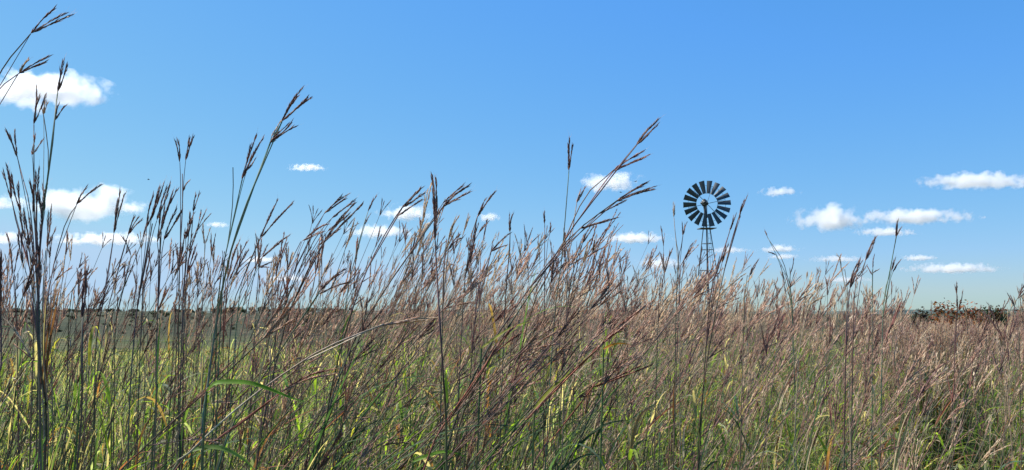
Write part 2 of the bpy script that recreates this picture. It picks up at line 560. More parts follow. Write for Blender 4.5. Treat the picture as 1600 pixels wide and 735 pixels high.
def shrub_meshes(seed, w, h, nleaf, ls, cols, trunk=True):
    rng = np.random.default_rng(seed)
    lobes = [(rng.uniform(-.32, .32) * w, rng.uniform(-.32, .32) * w, h * rng.uniform(.35, .72), w * rng.uniform(.18, .34), h * rng.uniform(.2, .34)) for _ in range(8)]
    lb = np.array(lobes); pick = rng.integers(0, 8, nleaf)
    d = rng.normal(size=(nleaf, 3)); d /= np.linalg.norm(d, axis=1, keepdims=True)
    r = rng.uniform(0.45, 1.08, nleaf)[:, None]
    c = lb[pick, :3] + d * r * lb[pick][:, [3, 3, 4]]
    c[:, 2] = np.maximum(c[:, 2], 0.02 * h)
    a = rng.normal(size=(nleaf, 3)); a /= np.linalg.norm(a, axis=1, keepdims=True)
    b = np.cross(a, rng.normal(size=(nleaf, 3))); b /= np.linalg.norm(b, axis=1, keepdims=True)
    s = ls * rng.uniform(.5, 1.3, nleaf)[:, None]
    V = np.stack([c - a * s, c - b * s * .55, c + a * s, c + b * s * .55], 1).reshape(-1, 3)
    cc = np.array(cols)[rng.integers(0, len(cols), nleaf)] * rng.uniform(.7, 1.3, nleaf)[:, None]
    mb = MB(); mb.add(V, np.arange(nleaf * 4).reshape(-1, 4), np.repeat(cc, 4, 0))
    tb = MB()
    for l in lobes[:6]:
        V, Q = tube(smooth_path([(0, 0, -0.05 * h), (l[0] * .4, l[1] * .4, l[2] * .5), (l[0], l[1], l[2])], 6), np.linspace(.035, .008, 6) * h, 5)
        tb.add(V, Q, np.array([.1, .08, .06]))
    return mb.mesh("crown", [M_SCRUB], False), tb.mesh("trunk", [M_BARK])


def bush(name, crown, trunk, loc, scale, label, cat, group=None):
    e = bpy.data.objects.new(name, None); COL.objects.link(e)
    e.location = loc; e.scale = scale; e.rotation_euler = (0, 0, random.uniform(0, 6.28)); e.empty_display_size = .3
    link("crown", crown, e); link("trunk", trunk, e)
    return tag(e, label, cat, group)


DARKG = [(0.028, 0.045, 0.020), (0.04, 0.06, 0.024), (0.05, 0.06, 0.03)]
SAGE = [(0.06, 0.075, 0.05), (0.08, 0.09, 0.055), (0.05, 0.06, 0.04)]
dark_v = [shrub_meshes(s, 2.6, 2.6, 900, .16, DARKG) for s in range(4)]
sage_v = [shrub_meshes(20 + s, 2.4, 1.6, 700, .15, SAGE) for s in range(3)]
for i in range(270):
    # hillside scrub across the valley
    px = random.uniform(-60, 1180) if i < 235 else random.uniform(1180, 1660)
    d = random.uniform(330, 520)
    x = (px - 800) / F * d
    k = random.random()
    cr, tr = random.choice(dark_v) if k < .7 else random.choice(sage_v)
    s = random.uniform(.5, 1.3)
    bush("scrub_bush", cr, tr, (x, d, float(gz(x, d)) - .1), (s * random.uniform(1, 1.6), s, s * random.uniform(.7, 1.0)),
         "small dark green bush dotted on the brown hillside across the valley", "bush", "scrub bushes on the far hillside")
for i in range(120):
    # the darker tree line along the top of the ridge
    px = random.choice([random.uniform(335, 560), random.uniform(-20, 360), random.uniform(-20, 1050)])
    d = random.uniform(545, 640)
    x = (px - 800) / F * d
    cr, tr = random.choice(dark_v)
    s = random.uniform(.9, 1.7)
    bush("ridge_tree", cr, tr, (x, d, float(gz(x, d)) - .2), (s * 1.7, s, s * 1.15),
         "dark green tree in the low line of trees on the horizon ridge", "tree", "trees along the horizon ridge")


def place_bush(name, px, pyt, d, wpx, cols, label, seed, nleaf, ls, cat="bush"):
    x = (px - 800) / F * d
    z0 = float(gz(x, d)); top = P(px, pyt, d)[2]
    w = wpx / F * d; h = top - z0
    cr, tr = shrub_meshes(seed, w / .95, h / .98, nleaf, ls, cols)
    return bush(name, cr, tr, (x, d, z0), (1, 1, 1), label, cat)


RUST = [(0.26, 0.085, 0.03), (0.17, 0.05, 0.028), (0.09, 0.04, 0.02), (0.30, 0.12, 0.035)]
place_bush("sumac_bush", 1496, 456, 23, 84, RUST, "rust red bush rising over the grass tops near the right edge", 51, 6500, .045)
place_bush("sumac_bush", 1444, 462, 25, 74, [(0.035, 0.032, 0.02), (0.05, 0.045, 0.022), (0.07, 0.03, 0.02)], "dark brown bush just left of the rust red bush", 52, 4200, .045)
place_bush("sumac_bush", 1547, 470, 26, 46, RUST[1:3] + DARKG, "low dark bush to the right of the rust red bush", 53, 3600, .045)
place_bush("sumac_bush", 1128, 478, 60, 30, [(0.10, 0.04, 0.035), (0.07, 0.03, 0.03)], "small wine red bush behind the grass under the windmill", 54, 2600, .07)
place_bush("oak_tree", 1016, 481, 160, 34, DARKG, "round dark green tree on the horizon left of the windmill", 55, 2200, .3, "tree")
place_bush("oak_tree", 958, 484, 180, 60, DARKG, "wide low dark green tree on the horizon under the pale cloud", 56, 2600, .3, "tree")
place_bush("oak_tree", 478, 486, 250, 70, DARKG, "broad dark tree standing highest in the left horizon tree line", 57, 2600, .45, "tree")


# ------------------------------------------------------------------ wire fence
def make_fence():
    root = bpy.data.objects.new("wire_fence", None); COL.objects.link(root)
    tag(root, "thin pale fence wires stretched across the field behind the left grass", "fence")
    D = 24.0
    wm = flat_mat("fence_wire", (0.26, 0.25, 0.17), 0.7, 0.0, 1)
    pm = flat_mat("fence_post", (0.22, 0.17, 0.12), 0.85, 0, 9)
    xs = [-17.5, -13.1, -8.2, -3.4, 1.2]
    zt = {py: P(200, py, D)[2] for py in (531, 572, 617)}
    for py, z in zt.items():
        pts = []
        for a, b in zip(xs[:-1], xs[1:]):
            for k in range(8):
                s = k / 8; pts.append((a + (b - a) * s, D, z - 0.03 * 4 * s * (1 - s)))
        pts.append((xs[-1], D, z))
        V, Q = tube(pts, 0.0045, 4)
        mb = MB(); mb.add(V, Q, np.array([.5, .5, .5])); link("wire", mb.mesh("wire", [wm]), root)
    for x in xs:
        g = float(gz(x, D))
        V, Q = tube([(x, D + .03, g - .3), (x, D + .03, 0.2), (x + .01, D + .03, zt[531] + .08), (x + .01, D + .03, zt[531] + .081)], [.022, .02, .02, .001], 7)
        mb = MB(); mb.add(V, Q, np.array([.3, .2, .2])); link("fence_post", mb.mesh("fence_post", [pm]), root)


make_fence()


# ------------------------------------------------------------------ windmill
def make_windmill():
    D = 54.0
    hub = P(1103.5, 320, D)
    px = D / F / math.cos(0) * 1.005
    gx, gy = hub[0] + 0.02, D
    g = float(gz(gx, gy))
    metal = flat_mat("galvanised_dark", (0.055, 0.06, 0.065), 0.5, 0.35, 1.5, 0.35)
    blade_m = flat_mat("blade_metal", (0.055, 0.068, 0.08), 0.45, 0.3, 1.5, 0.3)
    wood = flat_mat("platform_wood", (0.12, 0.10, 0.085), 0.85, 0, 5)
    root = bpy.data.objects.new("farm_windmill", None); COL.objects.link(root)
    root.location = (gx, gy, g)
    tag(root, "dark metal farm windmill with a many-bladed wheel on a lattice tower", "windmill")
    z = lambda v: v - g
    yaw = math.radians(-8)
    A = np.array([math.sin(yaw), -math.cos(yaw), 0.0])      # wheel axis, towards the camera
    Sx = np.array([math.cos(yaw), math.sin(yaw), 0.0]); U = np.array([0, 0, 1.0])
    h = np.array([hub[0] - gx, 0, z(hub[2])]) + A * 0.45
    R1, R0 = 36.2 * px, 16.0 * px
    # blades
    wheel = bpy.data.objects.new("wheel", None); COL.objects.link(wheel); wheel.parent = root
    for k in range(18):
        t = math.radians(k * 20 + 8)
        rad = math.sin(t) * Sx + math.cos(t) * U; tan = math.cos(t) * Sx - math.sin(t) * U
        mb = MB(); vs = []
        nr, nc = 6, 5
        for s_ in (0, 1):
            for i in range(nr):
                r = R0 + (R1 - R0) * i / (nr - 1); w = (0.112 + (0.192 - 0.112) * i / (nr - 1))
                for j in range(nc):
                    u = j / (nc - 1) * 2 - 1
                    p = h + rad * r + tan * (u * w * 0.93) + A * (u * w * 0.42 + 0.035 * (1 - u * u)) + A * (0.004 * s_)
                    vs.append(p)
        q = []
        for i in range(nr - 1):
            for j in range(nc - 1):
                a = i * nc + j
                q.append([a, a + 1, a + nc + 1, a + nc]); b = a + nr * nc
                q.append([b, b + nc, b + nc + 1, b + 1])
        mb.add(vs, q, np.array([.1, .1, .1]))
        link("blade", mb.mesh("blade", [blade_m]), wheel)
    mb = MB()
    for rr in (R0 + 0.03, R0 + 0.62 * (R1 - R0)):
        th = np.linspace(0, 2 * math.pi, 55)
        V, Q = tube([h - A * 0.06 + rr * (math.sin(t) * Sx + math.cos(t) * U) for t in th], 0.011, 5)
        mb.add(V, Q, np.array([.1, .1, .1]))
    link("rim", mb.mesh("rim", [metal]), wheel)
    for k in range(6):
        mb = MB(); t = math.radians(k * 60 + 18)
        rad = math.sin(t) * Sx + math.cos(t) * U
        for off in (-0.10, 0.12):
            V, Q = tube([h + A * off, h - A * 0.06 + rad * (R0 + 0.62 * (R1 - R0))], 0.009, 4); mb.add(V, Q, np.array([.1, .1, .1]))
        link("spoke", mb.mesh("spoke", [metal]), wheel)
    # gearbox
    def lathe(c, ax, prof, sides=14):
        ax = np.array(ax, float); ax /= np.linalg.norm(ax)
        pts = [np.array(c) + ax * a for a, r in prof]
        return tube(pts, [r for a, r in prof], sides)
    mb = MB()
    gc = h - A * 0.42 + Sx * (-3.0 * px) + U * (2.5 * px)
    V, Q = lathe(gc, A, [(-.30, .02), (-.29, .12), (-.15, .17), (.1, .17), (.22, .13), (.3, .07), (.62, .06), (.63, .005)]); mb.add(V, Q, np.array([.1] * 3))
    V, Q = lathe(gc, U, [(-.22, .02), (-.21, .14), (0, .2), (.10, .2), (.2, .14), (.28, .05), (.29, .005)]); mb.add(V, Q, np.array([.1] * 3))
    V, Q = lathe(gc, Sx, [(-.26, .01), (-.25, .06), (-.12, .12), (.12, .12), (.25, .06), (.26, .01)]); mb.add(V, Q, np.array([.1] * 3))
    V, Q = tube([gc + A * .3, h], [.035, .035], 8); mb.add(V, Q, np.array([.1] * 3))
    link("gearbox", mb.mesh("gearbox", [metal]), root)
    V, Q = lathe(h - A * .02, A, [(-.08, .01), (-.07, .1), (.08, .1), (.09, .01)]); mb = MB(); mb.add(V, Q, np.array([.1] * 3)); link("hub", mb.mesh("hub", [metal]), wheel)
    # tail: arm and vane folded back behind the wheel
    mb = MB()
    B0 = gc - A * 0.25; tb = -A * 0.9 + Sx * 0.16; tb /= np.linalg.norm(tb)
    for zz in (-.05, .12):
        V, Q = tube([B0 + U * zz, B0 + tb * 1.9 + U * (zz * 2.2)], .016, 5); mb.add(V, Q, np.array([.1] * 3))
    link("tail_arm", mb.mesh("tail_arm", [metal]), root)
    mb = MB(); n_ = np.cross(tb, U)
    prof = [(1.15, -.10, .16), (1.45, -.22, .30), (2.2, -.42, .52), (2.75, -.48, .60)]
    vs = []
    for s_ in (-.004, .004):
        for a, lo, hi in prof:
            vs += [B0 + tb * a + U * lo + n_ * s_, B0 + tb * a + U * hi + n_ * s_]
    q = []
    for i in range(3):
        a = i * 2; q.append([a, a + 1, a + 3, a + 2]); q.append([a + 8, a + 10, a + 11, a + 9])
        q.append([a, a + 2, a + 10, a + 8]); q.append([a + 1, a + 9, a + 11, a + 3])
    q += [[0, 8, 9, 1], [6, 7, 15, 14]]
    mb.add(vs, q, np.array([.1] * 3)); link("tail_vane", mb.mesh("tail_vane", [blade_m], False), root)
    # tower
    topz = z(P(1100, 335, D)[2]); rot = math.radians(28)
    def corner(k, zz):
        s_ = (topz - zz) / topz
        half = 0.10 + (1.28 - 0.10) * s_
        a = rot + k * math.pi / 2 + math.pi / 4
        return np.array([half * math.cos(a) - 0.03, half * math.sin(a), zz])
    for k in range(4):
        mb = MB(); V, Q = tube([corner(k, -0.3), corner(k, topz * .5), corner(k, topz)], [.036, .032, .028], 4); mb.add(V, Q, np.array([.1] * 3))
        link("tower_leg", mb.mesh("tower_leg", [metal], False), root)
    levels = [0.5, 2.2, 3.9, 5.5, 6.9, topz - 0.75]
    levels = [l for l in levels if l < topz - .5] 
    lev = sorted(set(levels + [z(P(1100, 381, D)[2])]))
    for i, l in enumerate(lev):
        mb = MB()
        for k in range(4):
            V, Q = tube([corner(k, l), corner((k + 1) % 4, l)], .016, 4); mb.add(V, Q, np.array([.1] * 3))
        link("girt", mb.mesh("girt", [metal]), root)
        if i + 1 < len(lev) and l < 4.5:
            mb = MB(); u = lev[i + 1]
            for k in range(4):
                V, Q = tube([corner(k, l), corner((k + 1) % 4, u)], .006, 4); mb.add(V, Q, np.array([.1] * 3))
                V, Q = tube([corner((k + 1) % 4, l), corner(k, u)], .006, 4); mb.add(V, Q, np.array([.1] * 3))
            link("cross_brace", mb.mesh("cross_brace", [metal]), root)
    mb = MB(); V, Q = tube([(-.03, 0, 0), (-.03, 0, topz), gc - U * .1], [.02, .02, .03], 6); mb.add(V, Q, np.array([.1] * 3))
    link("pump_rod", mb.mesh("pump_rod", [metal]), root)
    mb = MB()
    V, Q = tube([(-.06, 0, topz - .25), (-.08, 0, topz + .15), gc - U * .15], [.13, .10, .09], 8); mb.add(V, Q, np.array([.1] * 3))
    link("tower_cap", mb.mesh("tower_cap", [metal]), root)
    # platform
    mb = MB(); pz = z(P(1100, 357.5, D)[2])
    for k in range(6):
        a = rot * 0.2; off = (k - 2.5) * 0.165
        c, s_ = math.cos(a), math.sin(a)
        for (dx, dy, dz) in ((0, 0, 0),):
            x0, x1, y0, y1, z0, z1 = -.53, .53, off - .07, off + .07, pz - .02, pz + .02
            co = [(x, y, zz) for zz in (z0, z1) for y in (y0, y1) for x in (x0, x1)]
            co = [(c * x - s_ * y - .03, s_ * x + c * y, zz) for x, y, zz in co]
            mb.add(co, [[0, 2, 3, 1], [4, 5, 7, 6], [0, 1, 5, 4], [2, 6, 7, 3], [0, 4, 6, 2], [1, 3, 7, 5]], np.array([.1] * 3))
    link("platform", mb.mesh("platform", [wood], False), root)
    # ladder on one face
    mb = MB()
    for sgn in (-.11, .11):
        a = corner(0, 0) * .5 + corner(3, 0) * .5; b = corner(0, pz) * .5 + corner(3, pz) * .5
        tn = corner(0, 0) - corner(3, 0); tn /= np.linalg.norm(tn)
        V, Q = tube([a + tn * sgn, b + tn * sgn], .010, 4); mb.add(V, Q, np.array([.1] * 3))
    for k in range(26):
        s_ = k / 26; p = (corner(0, 0) * .5 + corner(3, 0) * .5) * (1 - s_) + (corner(0, pz) * .5 + corner(3, pz) * .5) * s_
        V, Q = tube([p - tn * .11, p + tn * .11], .008, 4); mb.add(V, Q, np.array([.1] * 3))
    link("ladder", mb.mesh("ladder", [metal]), root)


make_windmill()


# ------------------------------------------------------------------ clouds
def cloud_mat():
    m, t, out = newmat("cloud")
    tc = N(t, "ShaderNodeTexCoord"); geo = N(t, "ShaderNodeNewGeometry"); oi = N(t, "ShaderNodeObjectInfo")
    # radius in the cloud's own space, flattened underneath
    sep = N(t, "ShaderNodeSeparateXYZ"); t.links.new(tc.outputs["Object"], sep.inputs[0])
    def math_(op, a=None, b=None, va=None, vb=None):
        n = N(t, "ShaderNodeMath", operation=op)
        if a is not None: t.links.new(a, n.inputs[0])
        elif va is not None: n.inputs[0].default_value = va
        if b is not None: t.links.new(b, n.inputs[1])
        elif vb is not None: n.inputs[1].default_value = vb
        return n.outputs[0]
    zneg = math_('MINIMUM', sep.outputs[2], vb=0.0)
    z2 = math_('ADD', sep.outputs[2], math_('MULTIPLY', zneg, vb=0.7))
    cmb = N(t, "ShaderNodeCombineXYZ"); t.links.new(sep.outputs[0], cmb.inputs[0]); t.links.new(sep.outputs[1], cmb.inputs[1]); t.links.new(z2, cmb.inputs[2])
    ln = N(t, "ShaderNodeVectorMath", operation='LENGTH'); t.links.new(cmb.outputs[0], ln.inputs[0])
    prof = math_('SUBTRACT', None, ln.outputs["Value"], va=0.66)
    # noise in units of the cloud's height (colour carries the scale)
    sc = N(t, "ShaderNodeVectorMath", operation='MULTIPLY'); t.links.new(tc.outputs["Object"], sc.inputs[0])
    oc = N(t, "ShaderNodeAttribute", attribute_type='OBJECT', attribute_name="aspect"); t.links.new(oc.outputs["Vector"], sc.inputs[1])
    rnd = N(t, "ShaderNodeVectorMath", operation='ADD'); t.links.new(sc.outputs[0], rnd.inputs[0])
    rr = N(t, "ShaderNodeMath", operation='MULTIPLY'); t.links.new(oi.outputs["Random"], rr.inputs[0]); rr.inputs[1].default_value = 60.0
    t.links.new(rr.outputs[0], rnd.inputs[1])
    nz = N(t, "ShaderNodeTexNoise", i_Scale=1.15, i_Detail=6.0, i_Roughness=0.60); t.links.new(rnd.outputs[0], nz.inputs["Vector"])
    nn = math_('MULTIPLY', math_('SUBTRACT', nz.outputs[0], vb=0.5), vb=2.7)
    s = math_('ADD', prof, nn)
    d = math_('MULTIPLY', math_('MAXIMUM', s, vb=0.0), vb=1.0)
    d = math_('MINIMUM', d, vb=0.6)
    oden = N(t, "ShaderNodeAttribute", attribute_type='OBJECT', attribute_name="thickness")
    dd = math_('MULTIPLY', d, oden.outputs["Fac"])
    v = N(t, "ShaderNodeVolumePrincipled"); v.inputs["Color"].default_value = (1, 1, 1, 1); v.inputs["Anisotropy"].default_value = 0.35
    t.links.new(dd, v.inputs["Density"])
    t.links.new(v.outputs[0], out.inputs["Volume"])
    return m


M_CLOUD = cloud_mat()
import bmesh
def cloud(px, py, hw, hh, label, thick=1.0, alt=1500.0):
    el = max(490 - py, 30) / F
    d = min(alt / el, 24000.0)
    c = P(px, py, d)
    sx, sz = hw / F * d * 1.36, hh / F * d * 1.42
    sy = max(sz * 1.2, min(sx * 0.6, sz * 2.5))
    bm = bmesh.new(); bmesh.ops.create_icosphere(bm, subdivisions=3, radius=1.0)
    me = bpy.data.meshes.new("cloud"); bm.to_mesh(me); bm.free(); me.materials.append(M_CLOUD)
    o = link("cloud", me, None, c); o.scale = (sx, sy, sz)
    o["aspect"] = (sx / sz, sy / sz, 1.0)
    o["thickness"] = thick * 3.8 / sz
    tag(o, label, "cloud")
    return o


CL = [
    (62, 148, 98, 31, "large white cloud at the upper left edge", 1.5),
    (132, 324, 74, 30, "puffy white cloud with a grey base behind the left grass clump", 1.5),
    (203, 326, 24, 10, "small wisp just right of the grey based left cloud", .7),
    (6, 319, 30, 14, "small cloud cut by the left edge, level with the grey based cloud", .8),
    (168, 376, 78, 11, "long flat cloud beneath the grey based left cloud", 1.0),
    (6, 374, 32, 10, "flat cloud cut by the left edge, low over the grass", .8),
    (480, 263, 29, 6, "tiny thin cloud alone in the open sky left of centre", .7),
    (636, 335, 42, 13, "white cloud directly behind the drooping seed heads left of centre", 1.0),
    (592, 364, 46, 11, "flat white cloud lower left of the cloud behind the drooping heads", .9),
    (764, 341, 19, 8, "small round cloud right of the upright dark spike", .7),
    (954, 288, 48, 16, "white cloud crossed by the tall arching seed stalk", 1.1),
    (988, 374, 52, 10, "flat oval white cloud low to the left of the windmill", 1.0),
    (1030, 413, 34, 11, "low cloud partly behind grass left of the windmill tower", .8),
    (1218, 302, 28, 8, "small streaky cloud between the windmill and the biggest right cloud", .6),
    (1298, 345, 60, 21, "thick white cloud with grey underside right of the windmill", 1.5),
    (1425, 341, 84, 13, "long tapering cloud joined to the thick cloud on the right", 1.1),
    (1385, 364, 44, 8, "thin cloud strip just under the long tapering cloud", .7),
    (1526, 285, 80, 14, "long white cloud high at the right edge", 1.2),
    (1218, 390, 30, 7, "small low cloud above the thin branching weed", .7),
    (1224, 402, 22, 5, "faint sliver under the small low cloud by the branching weed", .6),
    (1435, 404, 26, 5, "small flat cloud above the long low right cloud", .8),
    (1490, 421, 68, 9, "long low flat cloud nearest the horizon on the right", 1.0),
    (1310, 406, 42, 6, "faint thin cloud low under the thick right cloud", .5),
    (340, 352, 17, 5, "tiny pale cloud left of the tall thick stalk", .5),
    (405, 407, 28, 6, "faint low cloud right of the tall thick stalk", .6),
    (450, 436, 34, 6, "faint cloud close above the left horizon", .5),
    (1322, 438, 38, 6, "very faint cloud close above the right horizon", .5),
    (1138, 392, 28, 6, "faint cloud directly behind the windmill tower", .5),
]
for a in CL:
    cloud(*a)


# ------------------------------------------------------------------ traced stalks: each one a thing
GRASS_MATS = [M_STEM, M_LEAF, M_HEAD]


def local(me_mb, name, mats, parent, root):
    """link what was built in world space as a child of an Empty that stands at root"""
    me = me_mb.mesh(name, mats)
    n = len(me.vertices); co = np.empty(n * 3, np.float32); me.vertices.foreach_get("co", co)
    co = co.reshape(-1, 3) - np.asarray(root, np.float32); me.vertices.foreach_set("co", co.ravel())
    return link(name, me, parent)


def hero(label, d, path, heads, root_px=None, hue='purple', w=1.0, leaves=0, cat="grass stalk", group=None, leafcol=None, thick=None, seed=0, kind="grass_stalk"):
    """path: photo pixels from the head base downwards; heads: list of (base, [tips], [extra hue])"""
    rng = np.random.default_rng(1000 + seed + int(path[0][0] * 7))
    n = len(path)
    pts = [P(x, y, d + 0.05 * math.sin(i * 1.3 + path[0][0])) for i, (x, y) in enumerate(path)][::-1]
    low = pts[0]
    prev = pts[1] if n > 1 else low
    sl = (low - prev) / max(prev[2] - low[2], 0.02) if n > 1 else np.zeros(3)
    if low[2] > 0.12:
        drop = low[2]
        rx = low[0] + np.clip(sl[0], -.9, .9) * drop * 0.45
        gnd = np.array([rx, low[1] + rng.uniform(-.06, .06), float(gz(rx, low[1])) - .01])
        midp = low * .5 + gnd * .5; midp[0] = low[0] + np.clip(sl[0], -.9, .9) * drop * 0.33
        pts = [gnd, midp] + pts
    root = pts[0].copy()
    e = bpy.data.objects.new(kind, None); COL.objects.link(e); e.location = root; e.empty_display_size = .1
    tag(e, label, cat, group)
    Pt = smooth_path(pts, 40)
    c0 = stem_color(rng) if hue != 'tan' else TAN * .6
    if hue == 'green': c0 = BLUEGREEN * 1.0
    c1 = {'purple': np.array([0.10, .055, .055]), 'tan': TAN * .8, 'red': RED * 1.1, 'green': BLUEGREEN, 'pink': PINK * .8}[hue]
    tr = thick or 1.0
    V, Q, C = culm(Pt, 0.0027 * w * tr, 0.00085 * w, c0, c1, 6)
    mb = MB(); mb.add(V, Q, C, 0)
    # nodes
    for f in (0.22, 0.42, 0.6, 0.76):
        i = int(f * 39); p = Pt[i]; t = Pt[i + 1] - Pt[i]; t /= np.linalg.norm(t)
        r = (0.0027 + (0.00085 - 0.0027) * f ** .9) * w * (tr if f < .7 else 1)
        V, Q = tube([p - t * .004, p - t * .0015, p + t * .0015, p + t * .004], [r * 1.0, r * 1.28, r * 1.28, r * 1.0], 6)
        mb.add(V, Q, c0 * .45, 0)
    local(mb, "stem", GRASS_MATS, e, root)
    col, col2 = {'purple': (PURPLE * rng.uniform(.8, 1.3), PINK * 1.1), 'tan': (TAN * .75, TAN * 1.3), 'red': (np.array([.20, .07, .06]), PINK * 1.2),
                 'green': (PURPLE * 1.2, PINK), 'pink': (PINK * .75, PINK * 1.5)}[hue]
    for h in heads:
        base, tips = h[0], h[1]
        hc, hc2 = (col, col2) if len(h) < 3 else {'tan': (TAN * .8, TAN * 1.25), 'purple': (PURPLE, PINK), 'pink': (PINK * .8, PINK * 1.5), 'red': (RED, PINK * 1.2)}[h[2]]
        B = P(base[0], base[1], d + rng.uniform(-.01, .01))
        # a short branch when the head does not sit on the main path
        dist = np.linalg.norm(Pt - B, axis=1); i = int(dist.argmin())
        hm = MB()
        if dist[i] > 0.006:
            j = max(0, i - 4)
            V, Q, C = culm(smooth_path([Pt[j], (Pt[j] + B) / 2 + (Pt[i] - Pt[j]) * .25, B], 7), 0.0009 * w, 0.0006 * w, c1, c1, 4)
            hm.add(V, Q, C, 0)
        first = None
        for q, tp in enumerate(tips):
            T_ = P(tp[0], tp[1], d + rng.uniform(-.03, .03))
            b0 = B + (T_ - B) * 0.02 * q
            bow = rng.normal(0, .05, 3) * np.linalg.norm(T_ - B)
            Pp = smooth_path([b0, (b0 + T_) / 2 + bow * .4 + np.array([0, 0, .02]) * np.linalg.norm(T_ - b0), T_], 10)
            sp = spike_arrays(Pp, 0, rng, hc, hc2, rng.uniform(.85, 1.15) * (0.75 + .25 * w))
            if q == 0:
                V, Q, C, M = sp.arrays(); hm.add(V, Q, C, 2)
                first = local(hm, "seed_head", GRASS_MATS, e, root)
            else:
                local(sp, "spike", [M_HEAD], first, root)
    for k in range(2 if n >= 4 else 0):          # sheath blades that hug the stem
        i = int(rng.uniform(.25, .74) * 39); t = Pt[i + 1] - Pt[i]; t /= np.linalg.norm(t)
        V, Q, s_ = blade(Pt[i], t + rng.normal(0, .07, 3), rng.uniform(.10, .24), rng.uniform(.0035, .007), rng.uniform(.0, .4), rng, 10, .1, twist=.5, fold=.5)
        lc = [np.array([.06, .10, .045]), TAN * .55, np.array([.18, .08, .05]), np.array([.10, .15, .05])][int(rng.integers(4))]
        lm = MB(); lm.add(V, Q, lc * rng.uniform(.7, 1.2), 0)
        local(lm, "leaf", [M_LEAF], e, root)
    for k in range(leaves):
        f = rng.uniform(0.12, 0.72); i = int(f * 39)
        lm = MB()
        t = Pt[min(i + 1, 39)] - Pt[i]
        az = rng.uniform(-0.9, 0.9) if rng.random() < .65 else rng.uniform(2.2, 4.0)
        add_leaf(lm, Pt[i], az, rng, rng.uniform(.20, .42) * (1.1 - .5 * f), rng.uniform(.005, .009), rng.uniform(.4, 1.6), rng.uniform(1.4, 3.5), dry=.3, mat=0, seg=12,
                 col=leafcol)
        local(lm, "leaf", [M_LEAF], e, root)
    return e


H = hero
# --- upper left corner and the left clump
H("arching stalk with a three fingered head highest in the upper left corner", 1.25, [(48, 53), (20, 85), (0, 115), (-22, 165), (-50, 300), (-62, 735)], [((48, 53), [(86, 13), (104, 20), (114, 23)])], leaves=1)
H("bent stalk whose head lies over the top of the large upper left cloud", 1.35, [(28, 116), (0, 138), (-24, 175), (-45, 300), (-52, 735)], [((28, 116), [(78, 87), (72, 97)]), ((30, 114), [(45, 93), (40, 97)], 'tan')], leaves=1)
H("tall straight stalk with one narrow dark head in front of the large left cloud", 1.5, [(90, 145), (87, 170), (81, 235), (70, 310), (62, 390), (61, 480), (64, 735)], [((90, 145), [(99, 95), (105, 101), (95, 110)]), ((85, 190), [(102, 165), (91, 164)])], w=1.25, hue='green', leaves=2)
H("upright stalk with slim dark fingers just left of the tallest left stalk", 1.6, [(53, 195), (53, 250), (54, 330), (58, 430), (62, 540), (66, 735)], [((53, 195), [(57, 136), (62, 150), (72, 147)]), ((50, 243), [(54, 212), (66, 219)], 'pink')], leaves=1)
H("stalk with a small pale open head under the big left cloud", 1.7, [(68, 180), (73, 215), (76, 262), (66, 350), (60, 450), (70, 735)], [((68, 180), [(65, 168), (74, 160), (70, 158)])], hue='tan')
H("thin stalk with a split two finger head farthest left against clear sky", 1.7, [(27, 246), (36, 280), (46, 320), (54, 400), (60, 520), (56, 735)], [((27, 246), [(9, 203), (14, 210)]), ((27, 244), [(23, 204)])], leaves=1)
H("stalk with red brown fingers splayed at the left edge over a cloud", 1.5, [(19, 315), (26, 350), (40, 400), (52, 470), (46, 735)], [((18, 313), [(11, 259), (5, 268), (17, 276)]), ((33, 333), [(18, 273), (28, 287)])], hue='red', leaves=1)
H("stalk with dense dark heads stacked in the middle of the left clump", 1.5, [(58, 300), (56, 360), (58, 440), (62, 560), (70, 735)],
  [((52, 335), [(47, 285), (52, 290)]), ((58, 322), [(56, 270), (61, 262)]), ((66, 352), [(60, 300), (69, 305)]), ((47, 385), [(38, 335), (45, 340)]), ((60, 400), [(54, 345), (63, 350)]), ((70, 330), [(66, 288), (73, 290)])], w=1.2, hue='purple', leaves=2)
H("shorter stalk with a brush of purple fingers low in the left clump", 1.45, [(46, 390), (50, 440), (58, 520), (60, 735)],
  [((40, 375), [(31, 330), (37, 328)]), ((52, 420), [(41, 372), (48, 366)]), ((62, 448), [(52, 400), (60, 396)]), ((36, 412), [(28, 366), (34, 362)])], w=1.1, hue='purple', leaves=3)
H("stalk with pink finger spikes hanging at the right side of the left clump", 1.5, [(72, 388), (68, 440), (66, 540), (74, 735)], [((74, 387), [(80, 323), (76, 332)], 'pink'), ((75, 385), [(86, 360)])], hue='pink', leaves=1)
H("bowed stalk arching right from the left clump with its head over a cloud", 1.6, [(119, 322), (104, 345), (90, 390), (79, 440), (70, 520), (68, 735)], [((119, 322), [(135, 293), (128, 303)]), ((120, 320), [(159, 288), (150, 294)])], leaves=1)
H("slim upright stalk with a forked dark head left of the small wisp of cloud", 1.7, [(178, 366), (172, 410), (163, 465), (150, 540), (140, 735)], [((178, 366), [(188, 297), (195, 302), (184, 312)])], leaves=1)
H("stalk with a short fan of three fingers over the long flat left cloud", 1.8, [(200, 368), (190, 400), (180, 440), (165, 500), (150, 600), (146, 735)], [((200, 368), [(222, 343), (210, 338), (216, 340)])], leaves=1)
H("stalk ending in a thick closed dark spike beside the horizon at the left", 1.2, [(129, 496), (127, 560), (120, 735)], [((129, 500), [(138, 420), (134, 424), (131, 440)])], w=1.3)
H("closed dark spike cut by the left edge of the view", 1.1, [(1, 480), (2, 560), (0, 735)], [((1, 480), [(-1, 394), (1, 400)])], w=1.2)
H("short stalk with a leaning fan of fingers between the left clump and the dark spike", 1.8, [(118, 446), (108, 490), (100, 735)], [((118, 446), [(143, 422), (128, 420), (135, 424)])])
